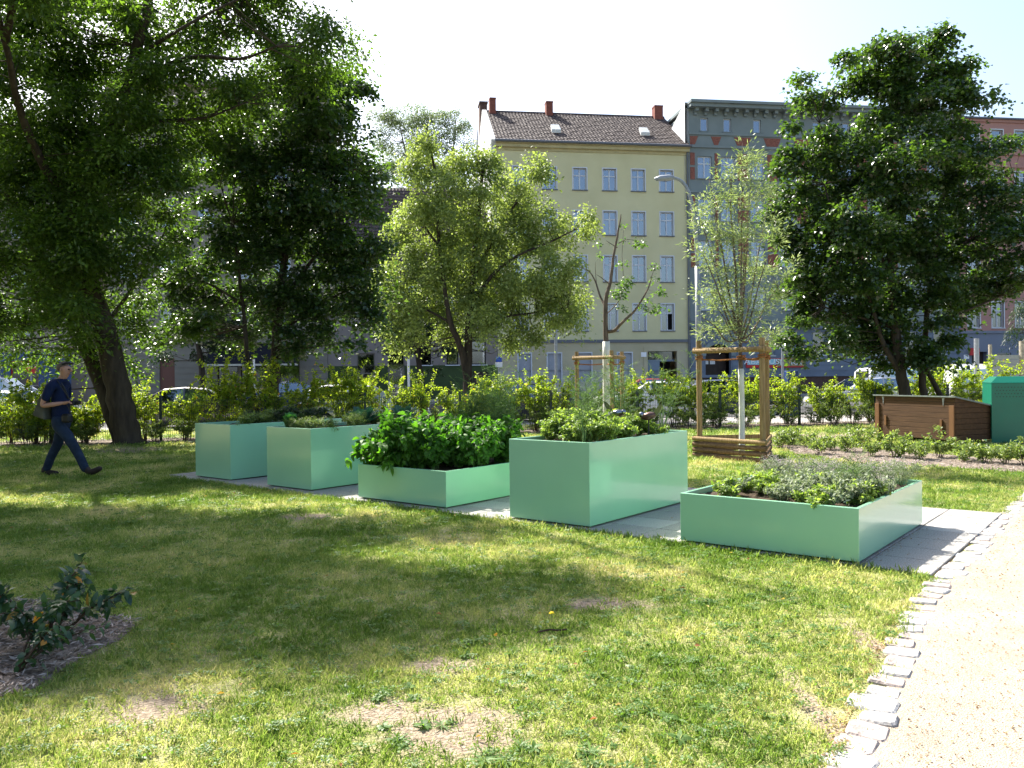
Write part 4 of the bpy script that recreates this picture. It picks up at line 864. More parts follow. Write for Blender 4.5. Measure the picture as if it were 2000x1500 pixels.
for px, py in ((1085, 263), (1258, 268)):
    yy = 1.3; u, z = fac(px, py, yy); u -= yl; b = MB(); zr0 = ztop+.05+(yy+.45)*(zr-ztop)/(yr_+.45)
    b.add([(u-.35, yy-.3, zr0-.1), (u+.35, yy-.3, zr0-.1), (u+.3, yy+.35, zr0+.55), (u-.3, yy+.35, zr0+.55), (u-.35, yy-.36, zr0+.14), (u+.35, yy-.36, zr0+.14), (u+.3, yy+.25, zr0+.68), (u-.3, yy+.25, zr0+.68)], [(4, 5, 6, 7), (0, 1, 5, 4), (1, 2, 6, 5), (3, 0, 4, 7), (2, 3, 7, 6)]); b.build('roof_hatch', M['offwhite'], yb)
# tall brick stack left of the yellow gable (belongs to the house behind)
yy = 7.; u0, u1 = fac(938, 250, yy)[0]-yl, fac(952, 250, yy)[0]-yl; b = MB(); b.box(u0, u1, yy, yy+1.2, 8, fac(945, 198, yy)[1]-.15); b.box(u0-.06, u1+.06, yy-.06, yy+1.26, fac(945, 198, yy)[1]-.15, fac(945, 198, yy)[1]); b.build('chimney', M['brownbrick'], yb)
b = MB(); u2 = fac(927, 300, 9)[0]-yl; b.add([(u2, 9, 8), (-.3, 9, 8), (-.3, 9, zr+.3), (u2, 9, ztop+.8)], [(0, 1, 2, 3)]); b.box(u2, -.3, 9.02, 12, 8, ztop+.2); b.build('rear_wing', M['offwhite'], yb)

# --- grey building with brick infill
gl_, gr_ = yr+.02, col(1872, 400); W2 = gr_-gl_; zt2 = zz(1345, 205)
gb = empty('apartment_building', st(gl_, 0), PHI, 'blue grey ornate building with red brick panels right of the yellow one', 'building')
gc = [1377, 1422, 1480, 1538, 1596, 1654, 1712, 1770, 1828]
def zrow(t, b__, x=1400): return round(zz(x, b__), 3), round(zz(x, t), 3)
grows = [zrow(231, 257), zrow(306, 349), zrow(388, 432), zrow(470, 520), zrow(560, 606)]
o2 = []; zb2 = zz(1400, 728); zg = zz(1400, 640)
for r, (a, c) in enumerate(grows):
    for k, cx in enumerate(gc):
        u = col(cx, 400)-gl_; hw = .3 if r == 0 else .55; o2.append((round(u-hw, 3), round(u+hw, 3), a, c, r, k))
go_ = []
for cx in (1500, 1540, 1600, 1660, 1720, 1780, 1835):
    u = col(cx, 680)-gl_; go_.append((round(u-.5, 3), round(u+.5, 3), round(zz(1540, 694), 3), round(zz(1540, 648), 3)))
ar = (round(col(1378, 700)-gl_, 3), round(col(1428, 700)-gl_, 3), .0, round(zz(1400, 672), 3))
wall(gb, 'wall', 0, W2, zg, zt2-.3, o2, M['greyr'], D=12)
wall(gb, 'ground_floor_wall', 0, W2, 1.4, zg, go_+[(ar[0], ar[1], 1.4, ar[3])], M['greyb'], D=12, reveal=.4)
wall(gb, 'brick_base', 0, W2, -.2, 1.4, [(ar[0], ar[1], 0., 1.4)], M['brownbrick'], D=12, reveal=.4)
for a, b_, z, c, r, k in o2: window(gb, a, b_, z, c, 'plain' if r == 0 else 'cross', 'none' if (r, k) in ((1, 1), (3, 0), (2, 5)) else 'curtain', surround=None, sill=M['greyr'])
for a, b_, z, c in go_: window(gb, a, b_, z, c, 'half', 'none', sill=M['white'], surround=M['greyb'])
nbr = int(W2/.78)
b = MB(); b.xz([(-.05, zt2-.3), (W2, zt2-.3), (W2, zt2-.05), (-.05, zt2-.05)], -.75, 0); b.xz([(-.1, zt2-.05), (W2, zt2-.05), (W2, zt2+.15), (-.1, zt2+.15)], -.95, 12); b.build('cornice', M['greyr'], gb)
for k in range(nbr):
    x = .4+k*.78; b = MB(); b.box(x, x+.26, -.5, 0, zt2-.55, zt2-.302); b.box(x+.03, x+.23, -.2, 0, zt2-.75, zt2-.55)
    if k == 0: br0 = b.build('bracket', M['greyr'], gb); x00 = x
    else: inst(br0, gb, (x-x00, 0, 0))
for zq, dq in ((zz(1400, 262), .1), (zz(1400, 287), .12), (grows[2][1]+.5, .12), (grows[3][1]+.6, .14), (zg, .3), (1.4, .12), (zz(1400, 625), .06)):
    b = MB(); b.box(0, W2, -dq, 0, zq-.1, zq+.1); b.build('string_course', M['greyr'] if zq > zg+.1 else M['greyb'], gb)
zi = 1.75
while zi < zg-.3:                      # rustication joints: raised bands on the ground floor
    x = 0.; segs = sorted([(o[0]-.12, o[1]+.12) for o in go_+[ar] if o[2]-.1 < zi+.2 < o[3]+.15])
    for s0, s1 in segs+[(W2, W2)]:
        if s0-x > .15: b = MB(); b.box(x, s0, -.035, 0, zi, zi+.36); b.build('rustic_band', M['greyb'], gb)
        x = max(x, s1)
    zi += .42
# red brick panels between windows (flared heads at the top row), upper three floors
us = [0.05]+[col(c, 400)-gl_ for c in gc]
for k in range(len(gc)):
    ca = col(gc[k], 400)-gl_; nx_ = (col(gc[k+1], 400)-gl_) if k+1 < len(gc) else W2
    pv = (col(gc[k-1], 400)-gl_) if k else -.9
    m0, m1 = pv+.78, ca-.78
    if k == 0: m0 = .12
    if m1-m0 < .25: continue
    z1_, z0_ = zz(1400, 264)-.0, zz(1400, 285)
    b = MB(); b.xz([(m0-.0, z0_), (m1, z0_), (m1+.28, z1_-.12), (m0-(.28 if k else 0), z1_-.12)], -.03, 0); b.build('brick_panel', M['redbrick'], gb)
    for r in (1, 2, 3):
        z1_ = grows[r][1]+.25; z0_ = grows[r][0]-.1
        b = MB(); b.box(m0, m1, -.03, 0, z0_, (z0_+z1_)/2-.08); b.box(m0, m1, -.03, 0, (z0_+z1_)/2+.08, z1_); b.build('brick_panel', M['redbrick'], gb)
b = MB(); a, b_, z, c = ar; n = 12
for rr_ in ((b_-a)/2+.35,): 
    cx_ = (a+b_)/2; pts_o = [(cx_-math.cos(math.pi*t/n)*rr_, c-.9+math.sin(math.pi*t/n)*rr_*.9) for t in range(n+1)]; pts_i = [(cx_-math.cos(math.pi*t/n)*(rr_-.35), c-.9+math.sin(math.pi*t/n)*(rr_-.35)*.9) for t in range(n+1)]
    for t in range(n): b.xz([pts_i[t], pts_i[t+1], pts_o[t+1], pts_o[t]], -.12, 0)
b.build('portal_arch', M['greyr'], gb)
b = MB(); b.box(a, b_, 1., 1.1, 0, c); b.build('gate_recess', M['dark_wood'], gb)
for px in (1388, 1401):
    u = col(px, 708)-gl_; b = MB(); b.box(u-.2, u+.2, .95, .99, zz(px, 711), zz(px, 704)); b.build('notice_plate', M['signwhite'], gb)
# left party wall seen above the neighbour's roof
u3, z3 = fac(1306, 243, 7.)[0]-gl_, fac(1306, 243, 7.)[1]
b = MB(); b.add([(-.02, -.1, zt2), (-.02, 8, zt2-3.0), (-.02, 8, zt2-8), (-.02, -.1, zt2-8)], [(0, 1, 2, 3)]); b.add([(-.02, -.1, zt2+.15), (-.02, 8, zt2-2.85), (-.3, 8, zt2-2.85), (-.3, -.1, zt2+.15), (-.3, -.1, zt2-8), (-.3, 8, zt2-8)], [(0, 3, 2, 1), (3, 4, 5, 2)]); b.build('party_wall', M['offwhite'], gb)
def text(s, size, m, parent, loc, name='lettering', rot=(rad(90), 0, 0), ext=.012, sx=1.):
    cu = bpy.data.curves.new('t', 'FONT'); cu.body = s; cu.size = size; cu.extrude = ext; cu.resolution_u = 3; cu.align_x = 'CENTER'; cu.align_y = 'CENTER'
    o = bpy.data.objects.new('t', cu); C.objects.link(o); bpy.context.view_layer.update()
    me = bpy.data.meshes.new_from_object(o.evaluated_get(bpy.context.evaluated_depsgraph_get())); bpy.data.objects.remove(o); me.materials.clear(); me.materials.append(m)
    q = bpy.data.objects.new(name, me); C.objects.link(q); q.parent = parent; q.location = loc; q.rotation_euler = rot; q.scale = (sx, 1, 1); return q
# ABACUS sign
sg = empty('shop_sign', st(col(1456, 708), -.16), PHI, 'red framed shop sign reading ABACUS beside a colourful picture panel', 'sign')
ws = col(1571, 708)-col(1456, 708); zs0, zs1 = zz(1500, 718), zz(1500, 700)
b = MB(); b.box(0, ws, 0, .1, zs0, zs1); b.build('sign_board', M['red'], sg)
wA = ws*.50; b = MB(); b.box(.08, wA, -.02, 0, zs0+.22, zs1-.04); b.build('name_panel', M['teal'], sg)
text('ABACUS', .56, M['signwhite'], sg, ((.08+wA)/2, -.03, (zs0+.22+zs1-.04)/2), sx=1.35)
M['picture'] = mat('painted picture panel', (.03, .16, .09), .5, .4, col2=(.55, .3, .12), vscale=5, detail=3)
b = MB(); b.box(wA+.05, ws-.12, -.02, 0, zs0+.1, zs1-.04); b.build('picture_panel', M['picture'], sg)
text('T', .6, M['signwhite'], sg, (wA+.35, -.03, (zs0+zs1)/2+.02)); text('KA', .56, M['signwhite'], sg, (ws-.75, -.03, (zs0+zs1)/2+.02), sx=1.2)

# --- pink building at the far right
pl_, prr = gr_+.02, gr_+20; zt3 = zz(1885, 234)
kb_ = empty('apartment_building', st(pl_, 0), PHI, 'dusty pink building with blue grey ground floor at the far right', 'building')
pr_ = [(zz(1900, 286), zz(1900, 252)), (zz(1950, 365), zz(1950, 335)), (zz(1950, 466), zz(1950, 415)), (zz(1950, 552), zz(1950, 505)), (zz(1950, 640), zz(1950, 590))]
o3 = []; zg3 = zz(1950, 648)
for r, (a, c) in enumerate(pr_):
    for k, cx in enumerate((1901, 1948, 1994, 2040, 2090, 2140)):
        u = col(cx, 400)-pl_; o3.append((round(u-.5, 3), round(u+.5, 3), round(a, 3), round(c, 3), r))
wall(kb_, 'wall', 0, 20, zg3, zt3, o3, M['pink'], D=12)
god = [(round(col(x0, 700)-pl_, 3), round(col(x1, 700)-pl_, 3), z0_, z1_) for x0, x1, z0_, z1_ in ((1898, 1928, 0., 3.1), (1948, 1975, 1.4, 3.0), (1990, 2020, 1.4, 3.0), (2040, 2070, 1.4, 3.))]
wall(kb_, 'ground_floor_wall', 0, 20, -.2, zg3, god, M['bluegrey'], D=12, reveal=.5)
for a, b_, z, c, r in o3: window(kb_, a, b_, z, c, 'plain' if r == 0 else 'cross', 'curtain' if r else 'none', sill=M['white'], surround=M['white'])
for a, b_, z, c in god[1:]: window(kb_, a, b_, z, c, 'half', 'none')
b = MB(); a, b_, z, c = god[0]; b.box(a, b_, .45, .5, z, c); b.build('door', M['dark_wood'], kb_)
b = MB(); u = col(1887, 697)-pl_; b.box(u-.22, u+.22, -.06, 0, zz(1887, 701), zz(1887, 693)); b.build('house_number_plate', M['signwhite'], kb_)
b = MB(); u = col(1899, 687)-pl_; b.box(u-.4, u+.4, -.3, -.2, zz(1899, 694), zz(1899, 680)); b.build('red_sign_box', M['red'], kb_)
for zq in (zt3, zz(1950, 300), zz(1950, 324), zg3):
    b = MB(); b.box(0, 20, -.12, 0, zq-.12, zq+.08); b.build('string_course', M['pink'] if zq > zg3 else M['bluegrey'], kb_)
b = MB(); b.box(-.1, 20, -.3, 12, zt3+.08, zt3+.2); b.build('roof', M['gutter'], kb_)

# --- low building left of the yellow one
ll, lr = col(640, 650), yl-.02; W4 = lr-ll; ze = zz(800, 530)
lb4 = empty('low_building', st(ll, 0), PHI, 'two storey taupe building with dark green base and brown tiled roof', 'building')
o4 = []
for x0, x1 in ((872, 895), (921, 949)): o4.append((round(col(x0, 690)-ll, 3), round(col(x1, 690)-ll, 3), round(zz(930, 712), 3), round(zz(930, 665), 3)))
o4.append((round(col(818, 690)-ll, 3), round(col(842, 690)-ll, 3), round(zz(930, 712), 3), round(zz(930, 665), 3)))
dd = [(round(col(697, 700)-ll, 3), round(col(732, 700)-ll, 3), .1, round(zz(715, 690), 3)), (round(col(757, 700)-ll, 3), round(col(790, 700)-ll, 3), .1, round(zz(770, 680), 3)), (round(col(924, 730)-ll, 3), round(col(952, 730)-ll, 3), .0, 1.9)]
up4 = [(round(u-.55, 3), round(u+.55, 3), 6.2, 8.2) for u in np.arange(1.5, W4-1, 2.3)]
zd4 = zz(900, 713)
wall(lb4, 'wall', 0, W4, zd4, ze, o4+up4+[(a, b_, zd4, c) for a, b_, z, c in dd[:2]], M['tan'], D=10)
wall(lb4, 'green_dado', 0, W4, -.2, zd4, [(a, b_, z, min(c, zd4)) for a, b_, z, c in dd], M['green_wall'], D=10)
for a, b_, z, c in o4+up4: window(lb4, a, b_, z, c, 'half', 'half', frame=M['inside'], sill=M['white'])
for a, b_, z, c in dd[:2]: window(lb4, a, b_, z, c, 'half', 'none', frame=M['white'] if a > 5 else M['tan'], label='glazed shop window with goods inside')
b = MB(); a, b_, z, c = dd[2]; b.box(a, b_, .1, .15, z, c); b.build('cellar_door', M['dark_wood'], lb4)
tiles('roof_tiles', lb4, 0, W4, -.3, ze+.1, 4.8, zz(850, 372)+1.2, M['tile'])
b = MB(); zr4 = zz(850, 372)+1.1; b.add([(0, -.3, ze), (W4, -.3, ze), (W4, 4.8, zr4), (0, 4.8, zr4), (0, 10, ze), (W4, 10, ze)], [(0, 1, 2, 3), (3, 2, 5, 4), (0, 3, 4), (1, 5, 2)]); b.build('roof', M['tile'], lb4)
b = MB(); b.tube([(0, -.4, ze+.05), (W4, -.4, ze+.05)], .09, 8); b.build('gutter', M['gutter'], lb4)

# --- large cream building with shops at the left
cl, cr_ = col(212, 650), ll-.02; W5 = cr_-cl; zt5 = zz(350, 170)
cb = empty('apartment_building', st(cl, 0), PHI, 'tall cream building with black shop awning behind the left trees', 'building')
o5 = []
zrows5 = [(4.9, 7.1), (8.5, 10.6), (12., 14.), (15.4, 17.3)]
xs5 = [u for u in np.arange(1.3, W5-.8, 2.55)]
for a, c in zrows5:
    for u in xs5: o5.append((round(u-.55, 3), round(u+.55, 3), a, c))
sh = [(round(col(x0, 720)-cl, 3), round(col(x1, 720)-cl, 3), .1, 3.05) for x0, x1 in ((312, 341), (425, 465), (470, 520), (545, 585))]
dcd = (round(col(622, 700)-cl, 3), round(W5-.02, 3), .02, 3.2)
dcd = (W5-1.6, W5-.35, .02, 3.3)
wall(cb, 'wall', 0, W5, 4.2, zt5, o5, M['cream'], D=13)
wall(cb, 'ground_floor_wall', 0, W5, -.2, 4.2, sh, M['cream'], D=13, reveal=.4)
for q in o5: window(cb, *q, 'cross', 'curtain', sill=M['cream'])
for i, q in enumerate(sh[1:]): window(cb, *q, 'plain', 'half' if i == 0 else 'none', frame=M['dark_wood'], label='lit shop window under the awning')
b = MB(); b.box(sh[0][0], sh[0][1], .1, .16, 0, 3.05); b.build('door', mat('red brown door', (.16, .07, .05), .6, .3), cb)
for k in range(9):
    z = .3+k*.42; x = 0.
    for s0, s1 in sorted([(o[0]-.02, o[1]+.02) for o in sh if z < 3.05])+[(W5, W5)]:
        if s0-x > .2: b = MB(); b.box(x, s0, -.03, 0, z, z+.36); b.build('rustic_band', M['cream'], cb)
        x = s1
b = MB(); b.box(-.1, W5+.05, -.7, 13, zt5, zt5+.35); b.build('cornice', M['cream'], cb)
b = MB(); b.box(0, W5, -.2, 0, 4.05, 4.3); b.build('belt_cornice', M['cream'], cb)
aw = empty('shop_awning', st(col(412, 700), -.02), PHI, 'long black shop awning below white script lettering', 'awning'); wa = col(588, 700)-col(412, 700)
b = MB(); b.add([(0, 0, 4.0), (wa, 0, 4.0), (wa, -1.9, 2.55), (0, -1.9, 2.55), (0, 0, 3.96), (wa, 0, 3.96), (wa, -1.9, 2.51), (0, -1.9, 2.51)], [(0, 3, 2, 1), (4, 5, 6, 7), (0, 4, 7, 3), (1, 2, 6, 5), (0, 1, 5, 4)]); b.build('canopy_cloth', M['awning'], aw)
b = MB(); b.box(0, wa, -1.98, -1.9, 2.45, 2.58); b.build('front_bar', mat('pale awning bar', (.5, .48, .4), .5, .4), aw)
sc = empty('script_sign', st(col(512, 690), -.12), PHI, 'white handwritten style shop lettering above the black awning', 'sign')
b = MB()
def px2(x, y): u, z = fac(x, y); return (u-col(512, 690), -.05, z)
for st_ in ([(514, 683), (515, 694), (521, 684), (520, 694)], [(516, 697), (522, 692), (528, 686), (531, 684), (526, 690), (523, 696)], [(549, 691), (556, 683), (563, 675), (568, 668)], [(553, 692), (560, 684), (566, 678)], [(556, 692), (563, 689), (570, 688)], [(566, 672), (572, 662), (574, 656)], [(536, 684), (541, 690), (545, 682)]):
    b.tube(smooth_path([px2(*p) for p in st_], 4), .05, 5)
b.build('script_stroke', M['signwhite'], sc)
# side street shops at the far left
fl_, frt = col(-120, 700), cl-3.5; W6 = frt-fl_
fbld = empty('apartment_building', st(fl_, 3), PHI, 'pale building with blue shop fronts at the far left edge', 'building')
o6 = [(round(u-.6, 3), round(u+.6, 3), z, z+1.9) for u in np.arange(1.2, W6-.8, 2.6) for z in (4.8, 8.2, 11.6, 15.)]
s6 = [(round(u-.9, 3), round(u+.9, 3), .4, 3.0) for u in np.arange(1.4, W6-1.2, 2.6)]
wall(fbld, 'wall', 0, W6, 3.6, 19, o6, M['cream'], D=12); M['shopblue'] = mat('blue shop front', (.02, .06, .16), .5, .4); wall(fbld, 'shop_front', 0, W6, -.2, 3.6, s6, M['shopblue'], D=12)
for q in o6: window(fbld, *q, 'cross', 'curtain')
for q in s6: window(fbld, *q, 'plain', 'half', frame=M['red'])
b = MB(); b.box(-.1, W6+.1, -.5, 12, 19, 19.3); b.build('cornice', M['cream'], fbld)

# ------------------------------------------------------------------ street furniture
lx = at(1366, 780, 27.5); lp_ = empty('street_lamp', (lx.x, lx.y, 0), 0, 'tall grey street lamp with a curved arm in front of the yellow building edge', 'street lamp')
def L3(px, py): return at(px, py, 27.5)-Vector((lx.x, lx.y, 0))
b = MB(); b.tube([Vector((0, 0, -.05)), L3(1364, 640), L3(1362, 520)], [.105, .095, .085], 12); b.build('pole', M['grey_metal'], lp_, smooth=True)
b = MB(); b.tube(smooth_path([L3(1362, 520), L3(1358, 450), L3(1352, 400), L3(1343, 370), L3(1330, 353), L3(1314, 347)]), .055, 10); b.build('curved_arm', M['grey_metal'], lp_, smooth=True)
e0, e1 = L3(1316, 347), L3(1278, 349); b = MB(); dv = (e1-e0); n = 6
for k in range(n):
    pass
b.tube([e0, e0+dv*.25, e0+dv*.7, e1], [.06, .11, .1, .03], 10); hd = b.build('lamp_head', M['grey_metal'], lp_, smooth=True); hd.scale = (1, 1, 1)
b = MB(); b.tube([e0+dv*.35-Vector((0, 0, .08)), e0+dv*.92-Vector((0, 0, .05))], [.05, .02], 8); b.build('lamp_glass', M['glass'], lp_)
def pole(px, ptop, Y, r, signs, label, m=None, name='sign_post'):
    b0_ = at(px, 790, Y); b0_.z = -.02; e_ = empty(name, b0_, PHI, label, 'sign post'); zt = at(px, ptop, Y).z
    b = MB(); b.tube([(0, 0, 0), (0, 0, zt)], r, 8); b.build('pole', m or M['grey_metal'], e_)
    for (w_, z0_, z1_, mm) in signs: b = MB(); b.box(-w_/2, w_/2, -r-.02, -r-.002, z0_, z1_); b.build('sign_plate', mm, e_, bevel=.01)
    return e_
z_ = lambda py, Y: at(1000, py, Y).z
pole(975, 696, 42, .035, [(.3, z_(706, 42), z_(696, 42), M['signblue']), (.36, z_(716, 42), z_(707, 42), M['signwhite'])], 'thin post with a small blue and a small white sign left of the yellow building')
pole(1087, 640, 38, .07, [], 'plain grey post before the second shuttered window')
pole(1529, 640, 34, .05, [(.3, z_(684, 34), z_(664, 34), M['signwhite'])], 'grey post with a tall white sign in front of the ABACUS sign')
pole(497, 700, 40, .05, [(.22, z_(740, 40), z_(730, 40), mat('yellow marking', (.6, .45, .05), .5, .4))], 'white and yellow post between the two maple trunks', M['signwhite'])
pole(799, 700, 40, .06, [], 'thin pale post before the low building', M['signwhite'])
pole(1908, 660, 32, .09, [], 'grey post left of the whitish wooden posts')
pole(62, 700, 40, .04, [(.5, z_(718, 40), z_(706, 40), M['red'])], 'post with a small red sign above the bright shrub at the left')
# parking meter
pm = at(1546, 800, 29); pm.z = 0; pe = empty('parking_meter', pm, PHI, 'dark blue parking machine with a white letter P seen over the hedge', 'parking meter')
b = MB(); b.box(-.2, .2, -.15, .15, 0, 1.62); b.build('cabinet', mat('dark blue cabinet', (.01, .035, .13), .45, .4), pe, bevel=.03)
text('P', .26, M['signwhite'], pe, (0, -.165, 1.47)); b = MB(); b.box(-.12, .12, -.165, -.15, 1.0, 1.25); b.box(-.12, .12, -.165, -.15, .75, .95); b.build('label_panel', M['signwhite'], pe)
# wooden posts with pale panel at the right edge
wpz = at(1934, 800, 29); wpz.z = 0; M['old_post'] = mat('weathered pale post', (.38, .34, .27), .9, .2, var=.3, vscale=12, bump=.4); pn = empty('wooden_screen', wpz, rad(0), 'weathered pale panel between two whitish posts at the right edge', 'screen')
def W3(px, py): return at(px, py, 29)-wpz
for px, pt in ((1934, 673), (1996, 666)):
    b = MB(); x = W3(px, 700).x; b.tube([(x, 0, 0), (x, 0, W3(px, pt).z)], .06 if px < 1950 else .09, 8); b.build('post', M['old_post'], pn)
for k in range(5):
    za = W3(1960, 740-k*9.4).z; b = MB(); b.box(.07, W3(1996, 700).x-.1, -.02, .02, za, W3(1960, 740-(k+1)*9.4).z-.01); b.build('board', mat('pale board', (.33, .34, .33), .8, .2, var=.1, vscale=6) if k == 0 else bpy.data.materials['pale board'], pn)

# ------------------------------------------------------------------ cars
M['tyre'] = mat('tyre rubber', (.02, .02, .02), .85, .2); M['rim'] = mat('alloy rim', (.45, .46, .48), .3, .5, metal=.9)
M['tail'] = mat('red tail light', (.6, .01, .01), .2, .6); M['head'] = mat('clear headlight', (.7, .72, .75), .1, .8); M['plate'] = mat('number plate', (.75, .75, .72), .5, .4)
M['carin'] = mat('dark car interior', (.02, .02, .022), .9, .2)
def carpaint(n, c, metal=.3): return mat(n, c, .28, .5, metal=metal, coat=.8)
PROF = {'hatch': [(0., .36, .60, .60, .78), (.06, .26, .86, .90, .83), (.30, .24, .94, 1.30, .84), (.75, .22, .95, 1.44, .85), (1.5, .22, .95, 1.47, .86), (2.3, .22, .94, 1.42, .86), (3.05, .22, .93, .96, .86), (3.6, .22, .86, .88, .84), (3.95, .26, .70, .74, .78), (4.08, .36, .52, .55, .68)],
        'sedan': [(0., .40, .70, .72, .78), (.06, .28, .92, .96, .83), (.65, .24, .98, 1.02, .85), (1.25, .22, .96, 1.38, .86), (1.9, .22, .95, 1.43, .87), (2.6, .22, .94, 1.38, .87), (3.4, .22, .92, .95, .87), (4.1, .22, .86, .88, .85), (4.45, .26, .70, .74, .79), (4.6, .36, .52, .55, .68)],
        'van': [(0., .36, .9, .95, .86), (.05, .3, 1.1, 1.75, .9), (.3, .26, 1.15, 1.93, .92), (1.2, .24, 1.15, 1.98, .93), (2.6, .24, 1.13, 1.97, .93), (3.3, .24, 1.1, 1.88, .93), (4.05, .24, 1.05, 1.12, .92), (4.5, .26, .92, .97, .88), (4.75, .34, .7, .75, .8)]}
def car(kind, paint, loc, rz, label, group=None):
    pr = PROF[kind]; L = pr[-1][0]; root = empty('parked_car', (loc[0], loc[1], loc[2]), rz, label, 'car', group)
    bod = MB(); wins = {}; tw = .66 if kind != 'van' else .8
    secs = []
    for x, zs, zb, zt, w_ in pr:
        up = zt > zb+.15; wt = tw*min(1, (zt-zb)/.4)+(w_-.05)*(1-min(1, (zt-zb)/.4)) if up else w_-.06
        secs.append([(x-L/2, -w_*.94, zs), (x-L/2, -w_, (zs+zb)/2), (x-L/2, -w_*.97, zb), (x-L/2, -wt, zt-.04 if up else zt), (x-L/2, -wt*.8, zt), (x-L/2, wt*.8, zt), (x-L/2, wt, zt-.04 if up else zt), (x-L/2, w_*.97, zb), (x-L/2, w_, (zs+zb)/2), (x-L/2, w_*.94, zs)])
    for i in range(len(secs)-1):
        a, b_ = secs[i], secs[i+1]; upA, upB = pr[i][3] > pr[i][2]+.15, pr[i+1][3] > pr[i+1][2]+.15
        for k in range(10):
            k2 = (k+1) % 10; side = k in (2, 6); topf = k in (3, 4, 5); q = [a[k], a[k2], b_[k2], b_[k]]
            if side and upA and upB and not (kind == 'van' and i < 3): wins.setdefault('side_window_%d' % (k == 2), MB()).add(q, [(0, 1, 2, 3)])
            elif k == 4 and upA != upB: wins.setdefault('windscreen' if upA else 'rear_window', MB()).add(q, [(0, 1, 2, 3)])
            else: bod.add(q, [(0, 1, 2, 3)])
    bod.add(secs[0], [tuple(range(9, -1, -1))]); bod.add(secs[-1], [tuple(range(10))]); bod.build('body', paint, root, smooth=False, bevel=.015)
    for wn, wm in wins.items(): wm.build('side_window' if wn[:4] == 'side' else wn, M['carglass'], root)
    ib = MB(); ib.box(-L/2+.35, L/2-.95, -.6, .6, .3, .95); ib.build('interior', M['carin'], root)
    for i in range(1, len(pr)-1):      # pillars
        if pr[i][3] > pr[i][2]+.15 and i in (2, 4, 5):
            for s in (1, -1):
                a = Vector(secs[i][2]); t = Vector(secs[i][3]); 
                if s < 0: a, t = Vector(secs[i][7]), Vector(secs[i][6])
                bod2 = MB(); bod2.tube([a, t], .035, 4); bod2.build('pillar', paint, root)
    for wx in (-L/2+.75, L/2-.85):
        for s in (-1, 1):
            t = MB(); t.lathe([(.2, -.1), (.31, -.1), (.32, -.06), (.32, .06), (.31, .1), (.2, .1)], (0, 0, 0), 20, 'y'); wh = t.build('wheel', M['tyre'], root, smooth=False); wh.location = (wx, s*.77, .32)
            r_ = MB(); r_.lathe([(.0, s*.07), (.06, s*.075), (.2, s*.095), (.205, s*.05)], (0, 0, 0), 16, 'y'); r_.build('rim', M['rim'], wh)
            ac = MB(); ac.lathe([(.0, s*.115), (.36, s*.115), (.37, s*.0)], (0, 0, 0), 20, 'y'); 
    for s in (-1, 1):
        b = MB(); b.box(-L/2-.012, -L/2+.1, s*.76-.1, s*.76+.08, .68, .86); b.build('tail_light', M['tail'], root, bevel=.01)
        b = MB(); b.box(L/2-.22, L/2-.06, s*.62-.14, s*.62+.12, .56, .68); b.build('headlight', M['head'], root, bevel=.02)
        b = MB(); b.box(L/2-1.25, L/2-1.1, s*.93-.09, s*.93+.09, .93, 1.06); b.build('mirror', paint, root, bevel=.03)
    b = MB(); b.box(-L/2-.02, -L/2-.005, -.26, .26, .52, .63); b.build('number_plate', M['plate'], root)
    return root
cp = {k: carpaint(k+' car paint', c, m_) for k, c, m_ in (('silver', (.42, .44, .46), .6), ('dark', (.02, .022, .028), .3), ('blue', (.02, .06, .2), .3), ('white', (.7, .71, .72), 0), ('red', (.4, .02, .02), .2), ('navy', (.012, .02, .05), .3))}
def sp(px, Y): p = at(px, 760, Y); p.z = -.13; return p
near = 26.6
car('sedan', cp['blue'], at(20, 800, 23.6)*1 - Vector((0, 0, at(20, 800, 23.6).z+.13)), PHI, 'dark blue car with bright reflections at the left edge, nearest the fence')
car('van', cp['white'], sp(-15, 46), PHI, 'pale beige van in side view at the left edge behind the blue car')
car('hatch', cp['white'], sp(60, 50), PHI, 'white car half hidden behind the bright shrub on the left')
car('sedan', cp['dark'], sp(395, 27), PHI, 'dark car with silver edged windows left of the maple trunks')
car('hatch', cp['blue'], sp(545, 45), PHI+math.pi, 'blue hatchback on the far side behind the maple trunks')
car('hatch', cp['silver'], sp(715, 26.4), PHI, 'silver car with a rounded roof behind the hedge before the low building')
car('sedan', cp['dark'], sp(1030, 28.5), PHI, 'black car with lit red tail lamp behind the fennel plants')
car('hatch', cp['red'], sp(1250, 46), PHI+math.pi, 'red car across the road near the yellow building door')
car('sedan', cp['white'], sp(1270, 30.5), PHI+math.pi, 'white car behind the fruit tree guard')
car('hatch', cp['navy'], sp(1430, 31), PHI, 'dark blue car behind the willow stake cage')
car('hatch', cp['silver'], sp(1680, 32), PHI+math.pi, 'silver and dark car with a pale windscreen left of the right maple trunk')
car('van', cp['white'], sp(1760, 46), PHI, 'white van behind the trunks of the right maple')
car('van', cp['white'], sp(1860, 36), PHI+1.35, 'white car seen from behind with red lights above the brown box')
car('van', cp['navy'], sp(1980, 40), PHI, 'dark blue van roof above the green metal box')
